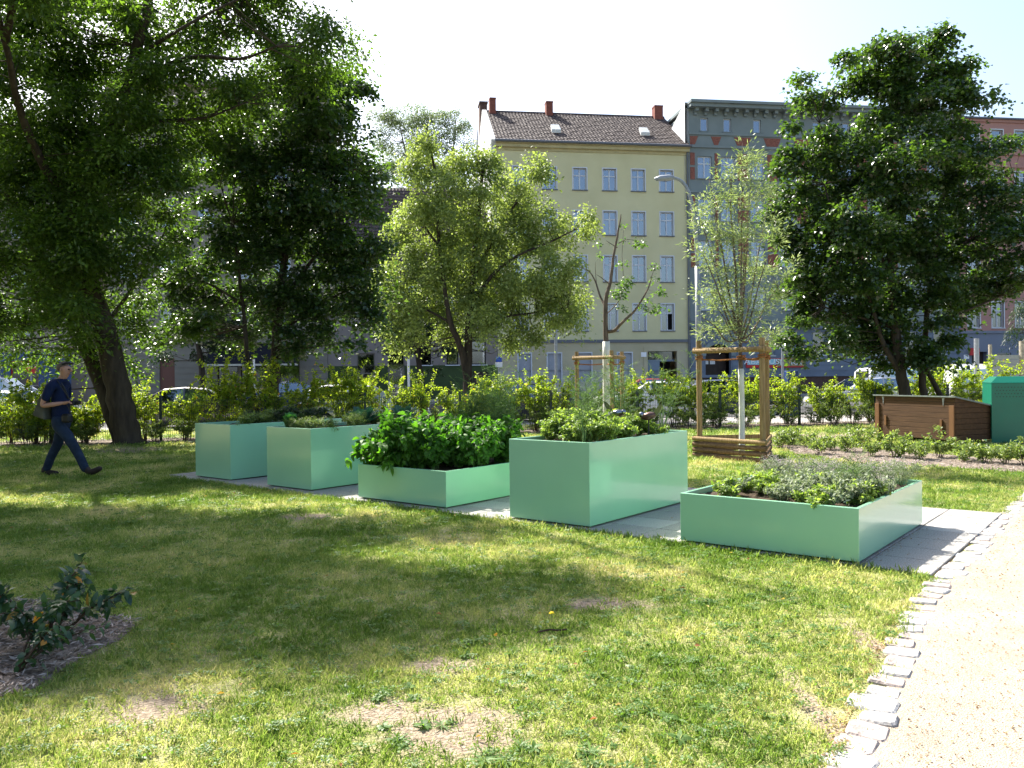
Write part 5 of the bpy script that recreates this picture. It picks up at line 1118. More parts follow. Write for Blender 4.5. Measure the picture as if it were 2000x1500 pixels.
#==PART4==
# ------------------------------------------------------------------ brown wooden box
bF, bR_ = gnd(1711, 850, .08), gnd(1866, 863, .08); bF.z = bR_.z = 0; ed = (bR_-bF); bw = ed.length; ba = math.atan2(ed.y, ed.x)
wbx = empty('wooden_box', bF, ba, 'brown planked wooden box with a sloping felt lid on the lawn at the right', 'box')
H1, H0, DP = 1.0, .80, 1.0
nb = 8; ph = (H1-.1)/nb
for k in range(nb):
    z0, z1 = .1+k*ph, .1+(k+1)*ph-.006
    b = MB(); b.box(0, bw, 0, .025, z0, z1); b.build('plank', M['plank'], wbx, bevel=.003)
    if z1 < H0: b = MB(); b.box(bw-.025, bw, .026, DP, z0, z1); b.build('side_plank', M['plank'], wbx, bevel=.003); b = MB(); b.box(0, .025, .026, DP, z0, z1); b.build('side_plank', M['plank'], wbx)
    else:
        yq = DP*max(0.05, (H1-z1)/(H1-H0)); yq2 = min(DP, DP*(H1-z0)/(H1-H0)) if z0 > H0 else DP
        for x0 in (0, bw-.025): b = MB(); b.add([(x0, .026, z0), (x0+.025, .026, z0), (x0+.025, yq2, z0), (x0, yq2, z0), (x0, .026, z1), (x0+.025, .026, z1), (x0+.025, yq, z1), (x0, yq, z1)], [(0, 3, 2, 1), (4, 5, 6, 7), (0, 1, 5, 4), (1, 2, 6, 5), (2, 3, 7, 6), (3, 0, 4, 7)]); b.build('side_plank', M['plank'], wbx)
b = MB(); b.box(.03, bw-.03, DP-.025, DP, .1, H0); b.build('back_panel', M['plank'], wbx)
b = MB(); b.add([(-.04, -.05, H1+.015), (bw+.05, -.05, H1+.015), (bw+.05, DP+.06, H0-.0), (-.04, DP+.06, H0-.0), (-.04, -.05, H1-.012), (bw+.05, -.05, H1-.012), (bw+.05, DP+.06, H0-.03), (-.04, DP+.06, H0-.03)], [(0, 1, 2, 3), (7, 6, 5, 4), (0, 4, 5, 1), (1, 5, 6, 2), (2, 6, 7, 3), (3, 7, 4, 0)]); b.build('lid', mat('grey green roofing felt', (.17, .2, .19), .9, .2, var=.2, vscale=30, bump=.3), wbx)
for x0, z0, z1, w_ in ((.0, .1, .82, .12), (bw-.13, .1, .82, .12), (.28, .33, .55, .05), (bw-.36, .28, .52, .05)): b = MB(); b.box(x0, x0+w_, -.03, -.001, z0, z1); b.build('batten', M['plank_light'], wbx, bevel=.003)
for x0 in (.2, bw-.32):
    b = MB(); b.xz([(x0, H1-.03), (x0+.03, H1-.2), (x0+.06, H1-.03)], -.01, -.001); b.build('lid_bracket', M['grey_metal'], wbx)
for x0 in (.2, bw-.3):
    for y0 in (.05, DP-.2): b = MB(); b.box(x0, x0+.1, y0, y0+.15, 0, .1); b.build('foot', M['plank'], wbx)
# ------------------------------------------------------------------ green metal locker at the right edge
gF = gnd(1937, 868); gd = Vector((.93, -.36, 0)).normalized(); ga = math.atan2(gd.y, gd.x)
gx = empty('metal_locker', gF, ga, 'bright green metal locker with perforated rows cut by the right edge', 'locker')
GH = at(1937, 748, gF.y).z; cf = .1
b = MB(); b.xz([(0, .02), (1.6, .02), (1.6, GH), (0, GH)], 0, 1.1); b.build('cabinet', M['green_box'], gx, bevel=.006)
b = MB(); b.add([(0-.01, -.012, GH+.002), (1.61, -.012, GH+.002), (1.61, 1.11, GH+.002), (-.01, 1.11, GH+.002), (.12, .12, GH+.13), (1.5, .12, GH+.13), (1.5, 1.0, GH+.13), (.12, 1.0, GH+.13)], [(0, 1, 5, 4), (1, 2, 6, 5), (2, 3, 7, 6), (3, 0, 4, 7), (4, 5, 6, 7), (0, 3, 2, 1)]); b.build('lid', M['green_box'], gx)
b = MB()
for r in range(4):
    for k in range(26):
        x = .07+k*.058+(r % 2)*.029; z = GH-.09-r*.065; n = 6; vs = [(x+.011*math.cos(2*math.pi*t/n), -.0025, z+.011*math.sin(2*math.pi*t/n)) for t in range(n)]+[(x+.011*math.cos(2*math.pi*t/n), .0, z+.011*math.sin(2*math.pi*t/n)) for t in range(n)]
        b.add(vs, [tuple(range(n))]+[(t, t+n, (t+1) % n+n, (t+1) % n) for t in range(n)])
tag(b.build('vent_hole', M['black'], gx), kind='stuff')
b = MB(); b.box(.79, .796, -.004, 0, .05, GH-.02); b.build('door_gap', M['black'], gx)
sb_ = MB(); q = [gnd(1895, 862), gnd(1990, 900), gnd(2100, 880), gnd(1990, 845)]; sb_.poly([(p.x, p.y) for p in reversed(q)], -.02, .016); so_ = tag(sb_.build('paved_pad', M['slab'],), kind='structure')

# ------------------------------------------------------------------ walking man
def skin(name, verts, edges, rads, m, parent, sub=2, root_i=0):
    me = bpy.data.meshes.new(name); me.from_pydata([tuple(v) for v in verts], edges, []); me.materials.append(m); o = bpy.data.objects.new(name, me); C.objects.link(o); o.parent = parent
    sk = o.modifiers.new('skin', 'SKIN'); sk.use_smooth_shade = True; 
    for i, r in enumerate(rads):
        me.skin_vertices[0].data[i].radius = r if hasattr(r, '__len__') else (r, r); me.skin_vertices[0].data[i].use_root = (i == root_i)
    s = o.modifiers.new('sub', 'SUBSURF'); s.levels = sub; s.render_levels = sub
    return o
def chain(pts, rs, V, E, Rr, start=None):
    p = start
    for a, r in zip(pts, rs):
        V.append(a); Rr.append(r); i = len(V)-1
        if p is not None: E.append((p, i))
        p = i
    return p
M['skin'] = mat('tanned skin', (.42, .22, .15), .55, .4, var=.05, vscale=20); M['shirt'] = mat('navy polo shirt', (.006, .013, .045), .85, .2, var=.15, vscale=9, bump=.3, bscale=18)
M['jeans'] = mat('dark blue jeans', (.018, .03, .055), .9, .2, var=.3, vscale=10, bump=.3, bscale=22); M['shoe'] = mat('dark brown shoe', (.03, .02, .016), .6, .3)
M['hair'] = mat('short grey brown hair', (.13, .1, .08), .8, .3, var=.4, vscale=60, bump=.6, bscale=90); M['bag'] = mat('olive grey bag cloth', (.09, .09, .07), .9, .2, var=.15, vscale=12, bump=.3)
mf = gnd(128, 930); man = empty('person', (mf.x, mf.y, 0), rad(-4), 'man in navy polo shirt and dark jeans striding right across the shaded lawn', 'person')
V, E, Q = [], [], []
V.append((-.05, 0, .93)); Q.append((.10, .10))                                             # pelvis
c1 = chain([(-.055, 0, 1.05), (-.06, 0, 1.2), (-.075, 0, 1.36), (-.07, 0, 1.47), (-.045, 0, 1.53), (-.015, 0, 1.575)], [(.12, .10), (.12, .11), (.14, .11), (.10, .08), .06, .06], V, E, Q, 0)
chain([(.02, 0, 1.63), (.03, 0, 1.70), (.02, 0, 1.765)], [(.075, .07), (.105, .085), (.085, .075)], V, E, Q, c1)
ch_ = 4
for s, el, hn in ((-1, (-.20, -.27, 1.13), (.12, -.16, 1.17)), (1, (-.12, .26, 1.14), (.13, .1, 1.16))):
    k = chain([(-.08, s*.12, 1.46), (-.095, s*.2, 1.44), ((-.095+el[0])/2, s*.235, 1.29), el, ((el[0]*.5+hn[0]*.5), (el[1]+hn[1])/2-s*-.01, (el[2]+hn[2])/2-.0), (hn[0]-.04, hn[1], hn[2])], [.075, .07, .052, .042, .038, .027], V, E, Q, ch_)
    k2 = chain([(hn[0]+.02, hn[1], hn[2])], [(.022, .036)], V, E, Q, k)
    for j in range(4):
        yo = (j-1.5)*.017; chain([(hn[0]+.05, hn[1]+yo*1.0, hn[2]+.016-.0*j), (hn[0]+.085-.004*abs(j-1), hn[1]+yo, hn[2]+.008), (hn[0]+.095, hn[1]+yo+(-s)*.01, hn[2]-.018)], [.010, .009, .008], V, E, Q, k2)
    chain([(hn[0]+.03, hn[1]-s*.03, hn[2]+.02), (hn[0]+.06, hn[1]-s*.035, hn[2]+.03)], [.011, .009], V, E, Q, k2)
LEG = ((-1, (-.06, -.09, .90), (.20, -.1, .50), (.40, -.1, .14), (.47, -.1, .05), (.62, -.1, .13)), (1, (-.06, .09, .90), (-.19, .1, .50), (-.40, .1, .13), (-.40, .1, .045), (-.22, .1, .03)))
for s, hp_, kn, an, he, to_ in LEG: chain([hp_, kn, an], [.07, .05, .04], V, E, Q, 0)
skin('body', V, E, Q, M['skin'], man)
# shirt
V, E, Q = [], [], []; V.append((-.05, 0, .83)); Q.append((.175, .165))
c1 = chain([(-.06, 0, 1.06), (-.065, 0, 1.2), (-.08, 0, 1.36), (-.072, 0, 1.47), (-.045, 0, 1.53)], [(.15, .135), (.155, .14), (.165, .14), (.12, .10), (.07, .065)], V, E, Q, 0)
for s, e_ in ((-1, (-.165, -.26, 1.19)), (1, (-.11, .25, 1.2))): chain([(-.08, s*.12, 1.465), (-.095, s*.205, 1.44), ((-.095+e_[0])/2, s*.238, 1.3), e_], [.09, .085, .07, .062], V, E, Q, 4)
skin('shirt', V, E, Q, M['shirt'], man)
V, E, Q = [], [], []; V.append((-.05, 0, 1.02)); Q.append((.148, .14)); V.append((-.05, 0, .9)); Q.append((.16, .15)); E.append((0, 1))
for s, hp_, kn, an, he, to_ in LEG:
    m1 = tuple((hp_[i]+kn[i])/2 for i in range(3)); m2 = tuple((kn[i]+an[i])/2 for i in range(3)); chain([(hp_[0], hp_[1], hp_[2]-.1), m1, kn, m2, (an[0]+(.02 if s < 0 else -.0), an[1], an[2]-.075)], [.115, .1, .082, .072, .07], V, E, Q, 1)
skin('trousers', V, E, Q, M['jeans'], man)
for s, hp_, kn, an, he, to_ in LEG:
    V, E, Q = [], [], []; m1 = tuple(he[i]*.55+to_[i]*.45 for i in range(3)); chain([(an[0], an[1], an[2]+.03), (he[0]-.03, he[1], he[2]+.015), m1, (to_[0]+.04, to_[1], to_[2]+(.02 if s < 0 else 0))], [.056, .062, .056, (.052, .04)], V, E, Q); skin('shoe', V, E, Q, M['shoe'], man, 2)
# head details
V, E, Q = [], [], []; chain([(-.06, 0, 1.66), (-.05, 0, 1.73), (.0, 0, 1.785), (.055, 0, 1.79)], [(.066, .072), (.08, .082), (.078, .07), (.055, .045)], V, E, Q); skin('hair', V, E, Q, M['hair'], man)
V, E, Q = [], [], []; chain([(.105, 0, 1.715), (.138, 0, 1.68), (.11, 0, 1.665)], [.012, .018, .014], V, E, Q); skin('nose', V, E, Q, M['skin'], man, 1)
b = MB(); b.box(.085, .112, -.028, .028, 1.622, 1.632); b.build('mouth', mat('lips', (.3, .1, .08), .6, .3), man, bevel=.004)
for s in (-1, 1):
    V, E, Q = [], [], []; chain([(.005, s*.088, 1.66), (.0, s*.095, 1.685), (.01, s*.09, 1.715)], [.012, .016, .012], V, E, Q); skin('ear', V, E, Q, M['skin'], man, 1)
    b = MB(); b.lathe([(.0, -.012), (.01, -.008), (.012, 0), (.01, .008), (0, .012)], (.105, s*.036, 1.70), 8); b.build('eye', M['black'], man)
b = MB()
for s in (-1, 1): b.tube([(.03, s*.095, 1.775), (.095, s*.075, 1.80), (.125, s*.03, 1.80)], [.01, .02, .02], 6)
b.build('sunglasses', M['black'], man)
b = MB(); b.lathe([(.06, 0), (.085, -.02), (.078, .03), (.058, .035)], (-.04, 0, 1.52), 14); b.build('collar', M['shirt'], man)
bagE = empty('shoulder_bag', (mf.x-.33, mf.y-.06, 0), rad(-4), 'olive grey shoulder bag hanging behind the walking man', 'bag')
b = MB(); b.add([(-.09, -.12, .98), (.12, -.12, .90), (.12, .1, .90), (-.09, .1, .98), (.02, -.1, 1.28), (.10, -.1, 1.26), (.10, .08, 1.26), (.02, .08, 1.28)], [(0, 3, 2, 1), (4, 5, 6, 7), (0, 1, 5, 4), (1, 2, 6, 5), (2, 3, 7, 6), (3, 0, 4, 7)]); b.build('bag_body', M['bag'], bagE, bevel=.03)
b = MB(); b.tube(smooth_path([(.06, -.09, 1.24), (.12, -.08, 1.4), (.25, -.02, 1.53), (.33, .0, 1.48), (.38, .08, 1.25), (.2, .2, 1.0)]), .014, 6); b.build('strap', M['black'], bagE)
cm = empty('hand_camera', (mf.x+.17, mf.y-.1, 0), rad(-4), 'small black camera held in the hands of the walking man', 'camera')
b = MB(); b.box(.0, .06, -.05, .09, 1.13, 1.21); b.build('camera_body', M['black'], cm, bevel=.01); b = MB(); b.tube([(.06, .02, 1.17), (.12, .02, 1.172)], [.03, .034], 12); b.build('lens', M['black'], cm); b = MB(); b.tube(smooth_path([(.02, -.05, 1.2), (-.06, -.1, 1.36), (-.19, -.07, 1.53)]), .008, 5); b.build('neck_strap', M['black'], cm)
po = empty('belt_pouch', (mf.x+.12, mf.y-.14, 0), rad(-4), 'dark camera pouch at the hip of the walking man', 'pouch'); b = MB(); b.box(-.06, .08, -.08, .04, .86, 1.0); b.build('pouch_body', M['black'], po, bevel=.03); b = MB(); b.tube([(.05, 0, .99), (.02, 0, 1.1), (-.05, .02, 1.17)], .008, 5); b.build('strap', M['black'], po)

# ------------------------------------------------------------------ what grows in the planters
def pw_(i, u, v): f = fronts[i]; return f+A*u+B*v+Vector((0, 0, PL[i][2]-.045))
def scat(proto_list, i, n, u0, u1, v0, v1, s0, s1, tilt=.0):
    wd = PL[i][1]; used = [0]*len(proto_list); base_l = proto_list[0]['label']; vs_ = sorted(random.uniform(v0, v1) for _ in range(n))
    for q in range(n):
        k = q % len(proto_list); o = proto_list[k] if not used[k] else copy_tree(proto_list[k]); used[k] = 1
        o.location = pw_(i, random.uniform(u0, u1)*wd, vs_[q]*LEN); o['label'] = '%s %s, counted from the front' % (nth(q+1), base_l); s = random.uniform(s0, s1); o.scale = (s, s, s); o.rotation_euler = (random.uniform(-tilt, tilt), random.uniform(-tilt, tilt), random.uniform(0, 6.28))
# potato bed (planter 3)
pp = [shrub('potato_plant', .5+.05*i, .62, 10, 560, .085, .046, lm_pot, 'potato plant in the crowded low planter', 'plant', 'potato plants in the low middle planter', 200+i, arch=.45, stem_r=.008, base_r=.07, leaf_from=.12, wood=M['stem_green'], droop=.45, nrm=.7) for i in range(4)]
scat(pp, 2, 30, .1, .9, .06, .72, .85, 1.15, .12)
pe_ = shrub('potato_plant', .5, .75, 9, 300, .11, .065, lm_pot, 'potato plant drooping over the front left corner of the low planter', 'plant', None, 210, arch=.9, stem_r=.008, base_r=.07, leaf_from=.1, wood=M['stem_green'], droop=.7); pe_.location = pw_(2, .3*1.49, .1); 
pe_ = shrub('potato_plant', .42, .7, 8, 260, .11, .06, lm_pot, 'potato plant hanging over the left rim of the low planter', 'plant', None, 211, arch=.8, stem_r=.008, base_r=.07, leaf_from=.1, wood=M['stem_green'], droop=.6); pe_.location = pw_(2, .1, .25)
def fennel(h, w, seed, label, group, n=12, lm=lm_fen, dens=1., fr=.35):
    rr = np.random.default_rng(seed); root = empty('fennel_plant', (0, 0, 0), 0, label, 'plant', group); sb = MB(); P = []; D = []
    for s in range(n):
        a = rr.uniform(0, 6.28); out = np.array([math.cos(a), math.sin(a), 0]); hh = h*rr.uniform(.5, 1); sp = w*.5*rr.uniform(.2, 1); m = 7
        path = np.array([out*sp*t**1.3+np.array([0, 0, hh*t])+rr.normal(size=3)*.008 for t in np.linspace(0, 1, m)]); sb.tube(list(path), [.007*(1-.8*t) for t in np.linspace(0, 1, m)], 5, cap=False)
        for q in range(int(9*dens)):
            t = rr.uniform(fr, 1); i = min(int(t*(m-1)), m-2); p = path[i]+(path[i+1]-path[i])*(t*(m-1)-i); a2 = rr.uniform(0, 6.28); l = rr.uniform(.07, .2); e_ = p+np.array([math.cos(a2)*l, math.sin(a2)*l, l*rr.uniform(.2, .9)])
            sb.tube([p, (p+e_)/2+[0, 0, .012], e_], [.0022, .0018, .001], 3, cap=False); k = 24; f = rr.random(k)[:, None]; P.append(p+(e_-p)*f+rr.normal(size=(k, 3))*.004); D.append(unit(e_-p)+rr.normal(size=(k, 3))*.7)
    sb.build('stem', M['stem_green'], root); P = np.concatenate(P); D = np.concatenate(D); n_ = len(P); V, F, k = leaf_geo(P, D, rr.normal(size=(n_, 3)), rr.uniform(.02, .06, n_), np.full(n_, .0035), 'diamond'); npmesh('foliage', V, F, lm, root, np.repeat(rr.random(n_), k)); return root
fp = [fennel(1.15+.1*i, .7, 300+i, 'tall fennel behind the potato plants', 'fennel plants behind the potatoes', 12, dens=1.5) for i in range(3)]
scat(fp, 2, 7, .2, .95, .78, .96, .75, 1.02, .08)
# herb planter 4
hb = [shrub('herb_plant', .24+.04*i, .38, 12, 420, .035, .024, lm_herb, 'bright herb clump in the nearer tall planter', 'plant', 'bright herb clumps in the nearer tall planter', 220+i, arch=.4, stem_r=.003, base_r=.05, wood=M['stem_green'], leaf_from=.1, droop=.0) for i in range(4)]
scat(hb, 3, 26, .08, .92, .04, .78, .8, 1.15, .1)
o = shrub('mint_plant', .34, .3, 6, 70, .09, .035, lm_herb, 'broad leaved light green plant among the herbs left of the bird ornament', 'plant', None, 231, wood=M['stem_green'], stem_r=.004, leaf_from=.2); o.location = pw_(3, .55, 1.15)
o = fennel(.62, .25, 321, 'small upright fennel at the front corner of the nearer tall planter', None, 5, dens=.7); o.location = pw_(3, .86, .12)
o = fennel(.95, .9, 322, 'spreading fennel at the back right of the nearer tall planter', None, 7, dens=.9, fr=.5); o.location = pw_(3, .8, 1.85)
o = fennel(.9, .8, 323, 'feathery fennel behind the herbs in the nearer tall planter', None, 10, dens=1.3); o.location = pw_(3, .3, 1.75)
o = fennel(.8, .7, 324, 'feathery fennel at the left rim of the nearer tall planter', None, 10, dens=1.3); o.location = pw_(3, .15, 1.3)
# metal garden birds
M['mirror'] = mat('polished dark metal', (.25, .26, .3), .18, .6, metal=1.); M['copper'] = mat('copper enamel', (.11, .06, .045), .3, .5, metal=.5); M['tailg'] = glass_mat('olive glass', .12, (.8, .8, .6)); 
M['olive'] = mat('olive tinted glass', (.16, .17, .06), .2, .5)
def bird(u, v, label, s, big):
    e_ = empty('garden_ornament', pw_(3, u, v), rad(-25), label, 'garden ornament'); b = MB(); b.tube([(0, 0, -.02), (0, 0, .3*s)], .008, 6); b.build('stake', M['black'], e_)
    z = .3*s; b = MB(); prof = [(-.13, .0), (-.1, .035), (-.04, .06), (.03, .062), (.08, .04), (.11, .03)]; b.tube([(x*s, 0, z+.04*s+x*.25*s) for x, r in prof], [max(r*s, .002) for x, r in prof], 12); b.build('bird_body', M['copper'] if big else M['mirror'], e_, smooth=True)
    b = MB(); b.lathe([(0, -.045*s), (.03*s, -.035*s), (.045*s, 0), (.03*s, .035*s), (0, .045*s)], (-.11*s if big else .1*s, 0, z+.06*s), 12); b.build('head', M['mirror'], e_, smooth=True)
    sgn = 1 if big else -1; b = MB(); n = 14; pts = [((.06+.11*(1-math.cos(2*math.pi*t/n))*.7)*s*sgn, z+(.03+.16*(1-math.cos(2*math.pi*t/n))*.55+.06*math.sin(2*math.pi*t/n))*s) for t in range(n)]; b.xz(pts, -.006, .006); b.build('tail_disc', M['olive'] if big else M['mirror'], e_)
bird(.92, 1.32, 'metal garden bird with a round olive tail at the right rim of the tall planter', .72, True)
bird(.38, 1.55, 'dark shiny metal garden bird among the fennel in the tall planter', .75, False)
# planter 5
h5 = [shrub('herb_plant', .16+.03*i, .34, 11, 260, .045, .02, lm_herb if i < 2 else lm_grey, 'small pale herb in the nearest low planter', 'plant', 'small herbs in the nearest planter', 240+i, arch=.4, stem_r=.003, base_r=.04, wood=M['stem_green'], leaf_from=.05, droop=.0) for i in range(4)]
scat(h5, 4, 34, .06, .94, .05, .55, .7, 1.15, .1)
t5 = [shrub('thyme_plant', .24+.03*i, .42, 22, 900, .018, .006, lm_grey, 'grey flowering thyme in the nearest low planter', 'plant', 'flowering thyme at the back of the nearest planter', 250+i, arch=.25, stem_r=.0022, base_r=.1, wood=M['stem_green'], leaf_from=.1, fl=(240, .009, lm_flower), shape='diamond') for i in range(3)]
scat(t5, 4, 17, .08, .94, .6, .95, .75, 1.1, .08)
o = fennel(.42, .55, 333, 'nearly leafless forked fennel standing up from the nearest planter', None, 7, dens=.45, fr=.7); o.location = pw_(4, 1.12, .86); 
# planters 1 and 2
p1 = [shrub('herb_plant', .2+.05*i, .4, 12, 420, .04, .014, lm_dark if i == 2 else lm_low, 'shaded low herb in the farthest tall planter', 'plant', 'shaded herbs in the far tall planters', 260+i, arch=.4, stem_r=.003, base_r=.05, wood=M['stem_green'], leaf_from=.05) for i in range(3)]
scat(p1, 0, 16, .12, .9, .1, .95, .8, 1.15, .1)
p2 = [shrub('herb_plant', .2+.04*i, .42, 14, 480, .045, .006, lm_low, 'fine shaded herb in the second farthest planter', 'plant', 'fine herbs in the second tall planter', 270+i, arch=.7, stem_r=.003, base_r=.05, wood=M['stem_green'], leaf_from=.05) for i in range(3)]
scat(p2, 1, 16, .3, .93, .1, .95, .75, 1.1, .1)
def cabbage(name, s, lm, label, seed, loc, n=14, spread=.6):
    rr = np.random.default_rng(seed); root = empty(name, loc, 0, label, 'plant'); b = MB(); vs = []; fs = []; vv = []
    for q in range(n):
        a = q*2.4; tilt = spread*(.35+.65*q/n)*rr.uniform(.8, 1.1); L = s*rr.uniform(.8, 1.1); W = L*.75; m = 5; k0 = len(vs)
        o_ = np.array([math.cos(a), math.sin(a), 0]); sd_ = np.array([-math.sin(a), math.cos(a), 0])
        for i in range(m):
            t = i/(m-1); wd = W*math.sin(math.pi*min(.97, .12+.8*t))**.7*.5; c = o_*(L*(math.sin(tilt)*t+.12*t*t))+np.array([0, 0, L*math.cos(tilt)*t]); 
            for j in range(5):
                f = (j-2)/2; vs.append(c+sd_*wd*f-o_*abs(f)**2*wd*.45*(1-.3*t)+rr.normal(size=3)*s*.012)
        for i in range(m-1):
            for j in range(4): p = k0+i*5+j; fs.append((p, p+1, p+6, p+5)); vv.append(rr.random())
    npmesh('foliage', np.array(vs), np.array(fs), lm, root, np.array(vv), smooth=True)
cabbage('lettuce_plant', .23, lm_cab, 'upright bright green lettuce at the front left corner of the second tall planter', 401, pw_(1, .25, .22), 16, .45)
cabbage('kale_plant', .3, lm_kale, 'bushy blue green kale in the second tall planter', 402, pw_(1, .55, 1.25), 22, 1.2)
cabbage('cabbage_plant', .3, lm_kale, 'dark round cabbage at the far end of the second tall planter', 403, pw_(1, .8, 1.85), 18, .9)

# ------------------------------------------------------------------ grass
kx = [(p.x, p.y) for p in kerb]
def kerb_x(y):
    for (x0, y0), (x1, y1) in zip(kx[:-1], kx[1:]):
        if y0 <= y <= y1: return x0+(x1-x0)*(y-y0)/(y1-y0)
    return 99
bedpolys = [[(p.x, p.y) for p in bd] for bd in (bedL, bedR, bedF)]; pad = [(p.x, p.y) for p in q] if False else None
PO2 = np.array([PO.x, PO.y]); A2 = np.array([A.x, A.y]); B2 = np.array([B.x, B.y])
def ok(x, y):
    d = np.array([x, y])-PO2; u, v = d@A2, d@B2
    if UL-.02 < u < UR+.06 and .0 < v < VD+.02: return False
    if x > kerb_x(y)-.15: return False
    for bp in bedpolys:
        if inside(x, y, bp): return False
    for c, a, b_ in bare:
        e_ = ((x-c.x)/a)**2+((y-c.y)/(b_*2.2))**2
        if e_ < 1.6 and random.random() < .95-.55*e_: return False
    return True
def blade_proto(name, n, h, w_, sp, lm, seed, lean=.5, shape='diamond'):
    rr = np.random.default_rng(seed); P = rr.normal(size=(n, 3))*sp; P[:, 2] = -.004; D = rr.normal(size=(n, 3))*lean; D[:, 2] = 1; 
    return leaves(name, P, D, rr.normal(size=(n, 3)), h*rr.uniform(.45, 1.15, n), w_*rr.uniform(.7, 1.2, n), lm, shape=shape, fold=.1, curl=.25, v=rr.random(n))
def grass_mat():
    m = leafmat('grass blade', (.05, .1, .015), (.2, .24, .05), rough=.5, tmix=.42, spec=.35, trans=(1.6, 1.6, 1.05)); t = m.node_tree; N, L = t.nodes, t.links
    g = N.new('ShaderNodeNewGeometry'); n1 = N.new('ShaderNodeTexNoise'); n1.inputs['Scale'].default_value = .9; n1.inputs['Detail'].default_value = 7; L.new(g.outputs['Position'], n1.inputs[0])
    oi = N.new('ShaderNodeObjectInfo'); at_ = [x for x in N if x.bl_idname == 'ShaderNodeAttribute'][0]; rp = [x for x in N if x.bl_idname == 'ShaderNodeValToRGB'][0]
    a = N.new('ShaderNodeMath'); a.operation = 'MULTIPLY_ADD'; L.new(n1.outputs[0], a.inputs[0]); a.inputs[1].default_value = 2.1; a.inputs[2].default_value = -.92
    b = N.new('ShaderNodeMath'); b.operation = 'MULTIPLY_ADD'; L.new(oi.outputs['Random'], b.inputs[0]); b.inputs[1].default_value = .36; L.new(a.outputs[0], b.inputs[2])
    c = N.new('ShaderNodeMath'); c.operation = 'MULTIPLY_ADD'; L.new(at_.outputs['Fac'], c.inputs[0]); c.inputs[1].default_value = .32; L.new(b.outputs[0], c.inputs[2]); L.new(c.outputs[0], rp.inputs[0])
    e = rp.color_ramp.elements; e[0].color = (.09, .17, .022, 1); e[0].position = .0; e[1].color = (.66, .59, .36, 1); e[1].position = 1.
    x = e.new(.38); x.color = (.2, .3, .06, 1); x = e.new(.66); x.color = (.42, .46, .17, 1); return m
gm = grass_mat()
protos = [blade_proto('grass_a', 24, .033, .003, .032, gm, 1, .9), blade_proto('grass_b', 24, .026, .003, .036, gm, 2, 1.2), blade_proto('grass_c', 18, .047, .0034, .024, gm, 3, .7), blade_proto('grass_d', 26, .021, .0032, .04, gm, 4, 1.5)]
wl = leafmat('clover and weed leaf', (.06, .13, .02), (.13, .22, .05), rough=.5, tmix=.4, attr='v')
rr = np.random.default_rng(77); n = 16; P = rr.normal(size=(n, 3))*[.02, .02, .003]; P[:, 2] = np.abs(P[:, 2])+.018; protos.append(leaves('grass_e', P, rr.normal(size=(n, 3))*[1, 1, .2], rr.normal(size=(n, 3))*.3+[0, 0, 1], rr.uniform(.008, .016, n), rr.uniform(.008, .014, n), wl, shape='oval'))
pts, sc_, ro_, ix = [], [], [], []
def fill(y0, y1, dens, s0, s1):
    n = int(dens*.66*(y1*y1-y0*y0)); 
    ys = np.sqrt(R.uniform(y0*y0, y1*y1, n)); xs = ys*R.uniform(-.67, .67, n)
    for x, y in zip(xs, ys):
        if ok(x, y):
            pts.append((x, y, 0)); s = random.uniform(s0, s1); sc_.append(s); ro_.append((random.uniform(-.15, .15), random.uniform(-.15, .15), random.uniform(0, 6.28))); ix.append(min(4, int(random.random()*4.35)))
fill(2.2, 4.5, 1050, .75, 1.25); fill(4.5, 7.5, 720, .85, 1.35); fill(7.5, 12, 330, 1.1, 1.7); fill(12, 18, 130, 1.5, 2.3); fill(18, 25, 55, 2., 3.)
# longer tufts along the planter fronts and the terrace edge
for t in np.linspace(UL, UR-.08, 500):
    p = pl(t, -.03-random.random()**2*.12); pts.append((p.x, p.y, 0)); sc_.append(random.uniform(1., 1.9)); ro_.append((0, 0, random.uniform(0, 6))); ix.append(random.choice((0, 2, 2)))
scatter('lawn_grass', pts, ro_, sc_, ix, protos, 'short patchy lawn grass around the planters', 'grass')
# broad leaved weeds on the lawn
def weed(n, L_, W__, seed, spr=.25): 
    rr = np.random.default_rng(seed); a = np.arange(n)*2.4; D = np.stack([np.cos(a), np.sin(a), rr.uniform(.05, .7, n)], 1); P = np.zeros((n, 3)); P[:, 2] = .004
    Nn = np.tile([0, 0, 1.], (n, 1))+rr.normal(size=(n, 3))*spr; return leaves('weed_%d' % seed, P, D, Nn, L_*rr.uniform(.6, 1.1, n), W__*rr.uniform(.8, 1.2, n), wl, shape='oval', fold=.12, curl=.25)
wpr = [weed(9, .085, .024, 1), weed(12, .07, .03, 2), weed(14, .11, .014, 3)]
wp_, wr, wsn, wi = [], [], [], []
def wadd(x, y, s): wp_.append((x, y, .004)); wr.append((0, 0, random.uniform(0, 6))); wsn.append(s); wi.append(random.randrange(3))
for k in range(420):
    y = math.sqrt(random.uniform(2.4**2, 11**2)); x = y*random.uniform(-.65, .65)
    if ok(x, y): wadd(x, y, random.uniform(.25, .6))
for (px, py, n, sp_) in ((1495, 1250, 9, .1), (1060, 1485, 12, .13), (1200, 1492, 10, .14), (870, 1425, 2, .1), (770, 1435, 4, .1), (1380, 1190, 8, .15), (1290, 1400, 6, .08), (570, 1150, 6, .2), (1150, 1300, 10, .18), (800, 1355, 3, .06), (1270, 1270, 9, .2), (960, 1300, 8, .2)):
    c = gnd(px, py)
    for k in range(n): wadd(c.x+random.gauss(0, sp_), c.y+random.gauss(0, sp_), random.uniform(.35, .85))
scatter('lawn_weeds', wp_, wr, wsn, wi, wpr, 'broad leaved weeds scattered over the lawn', 'weeds')
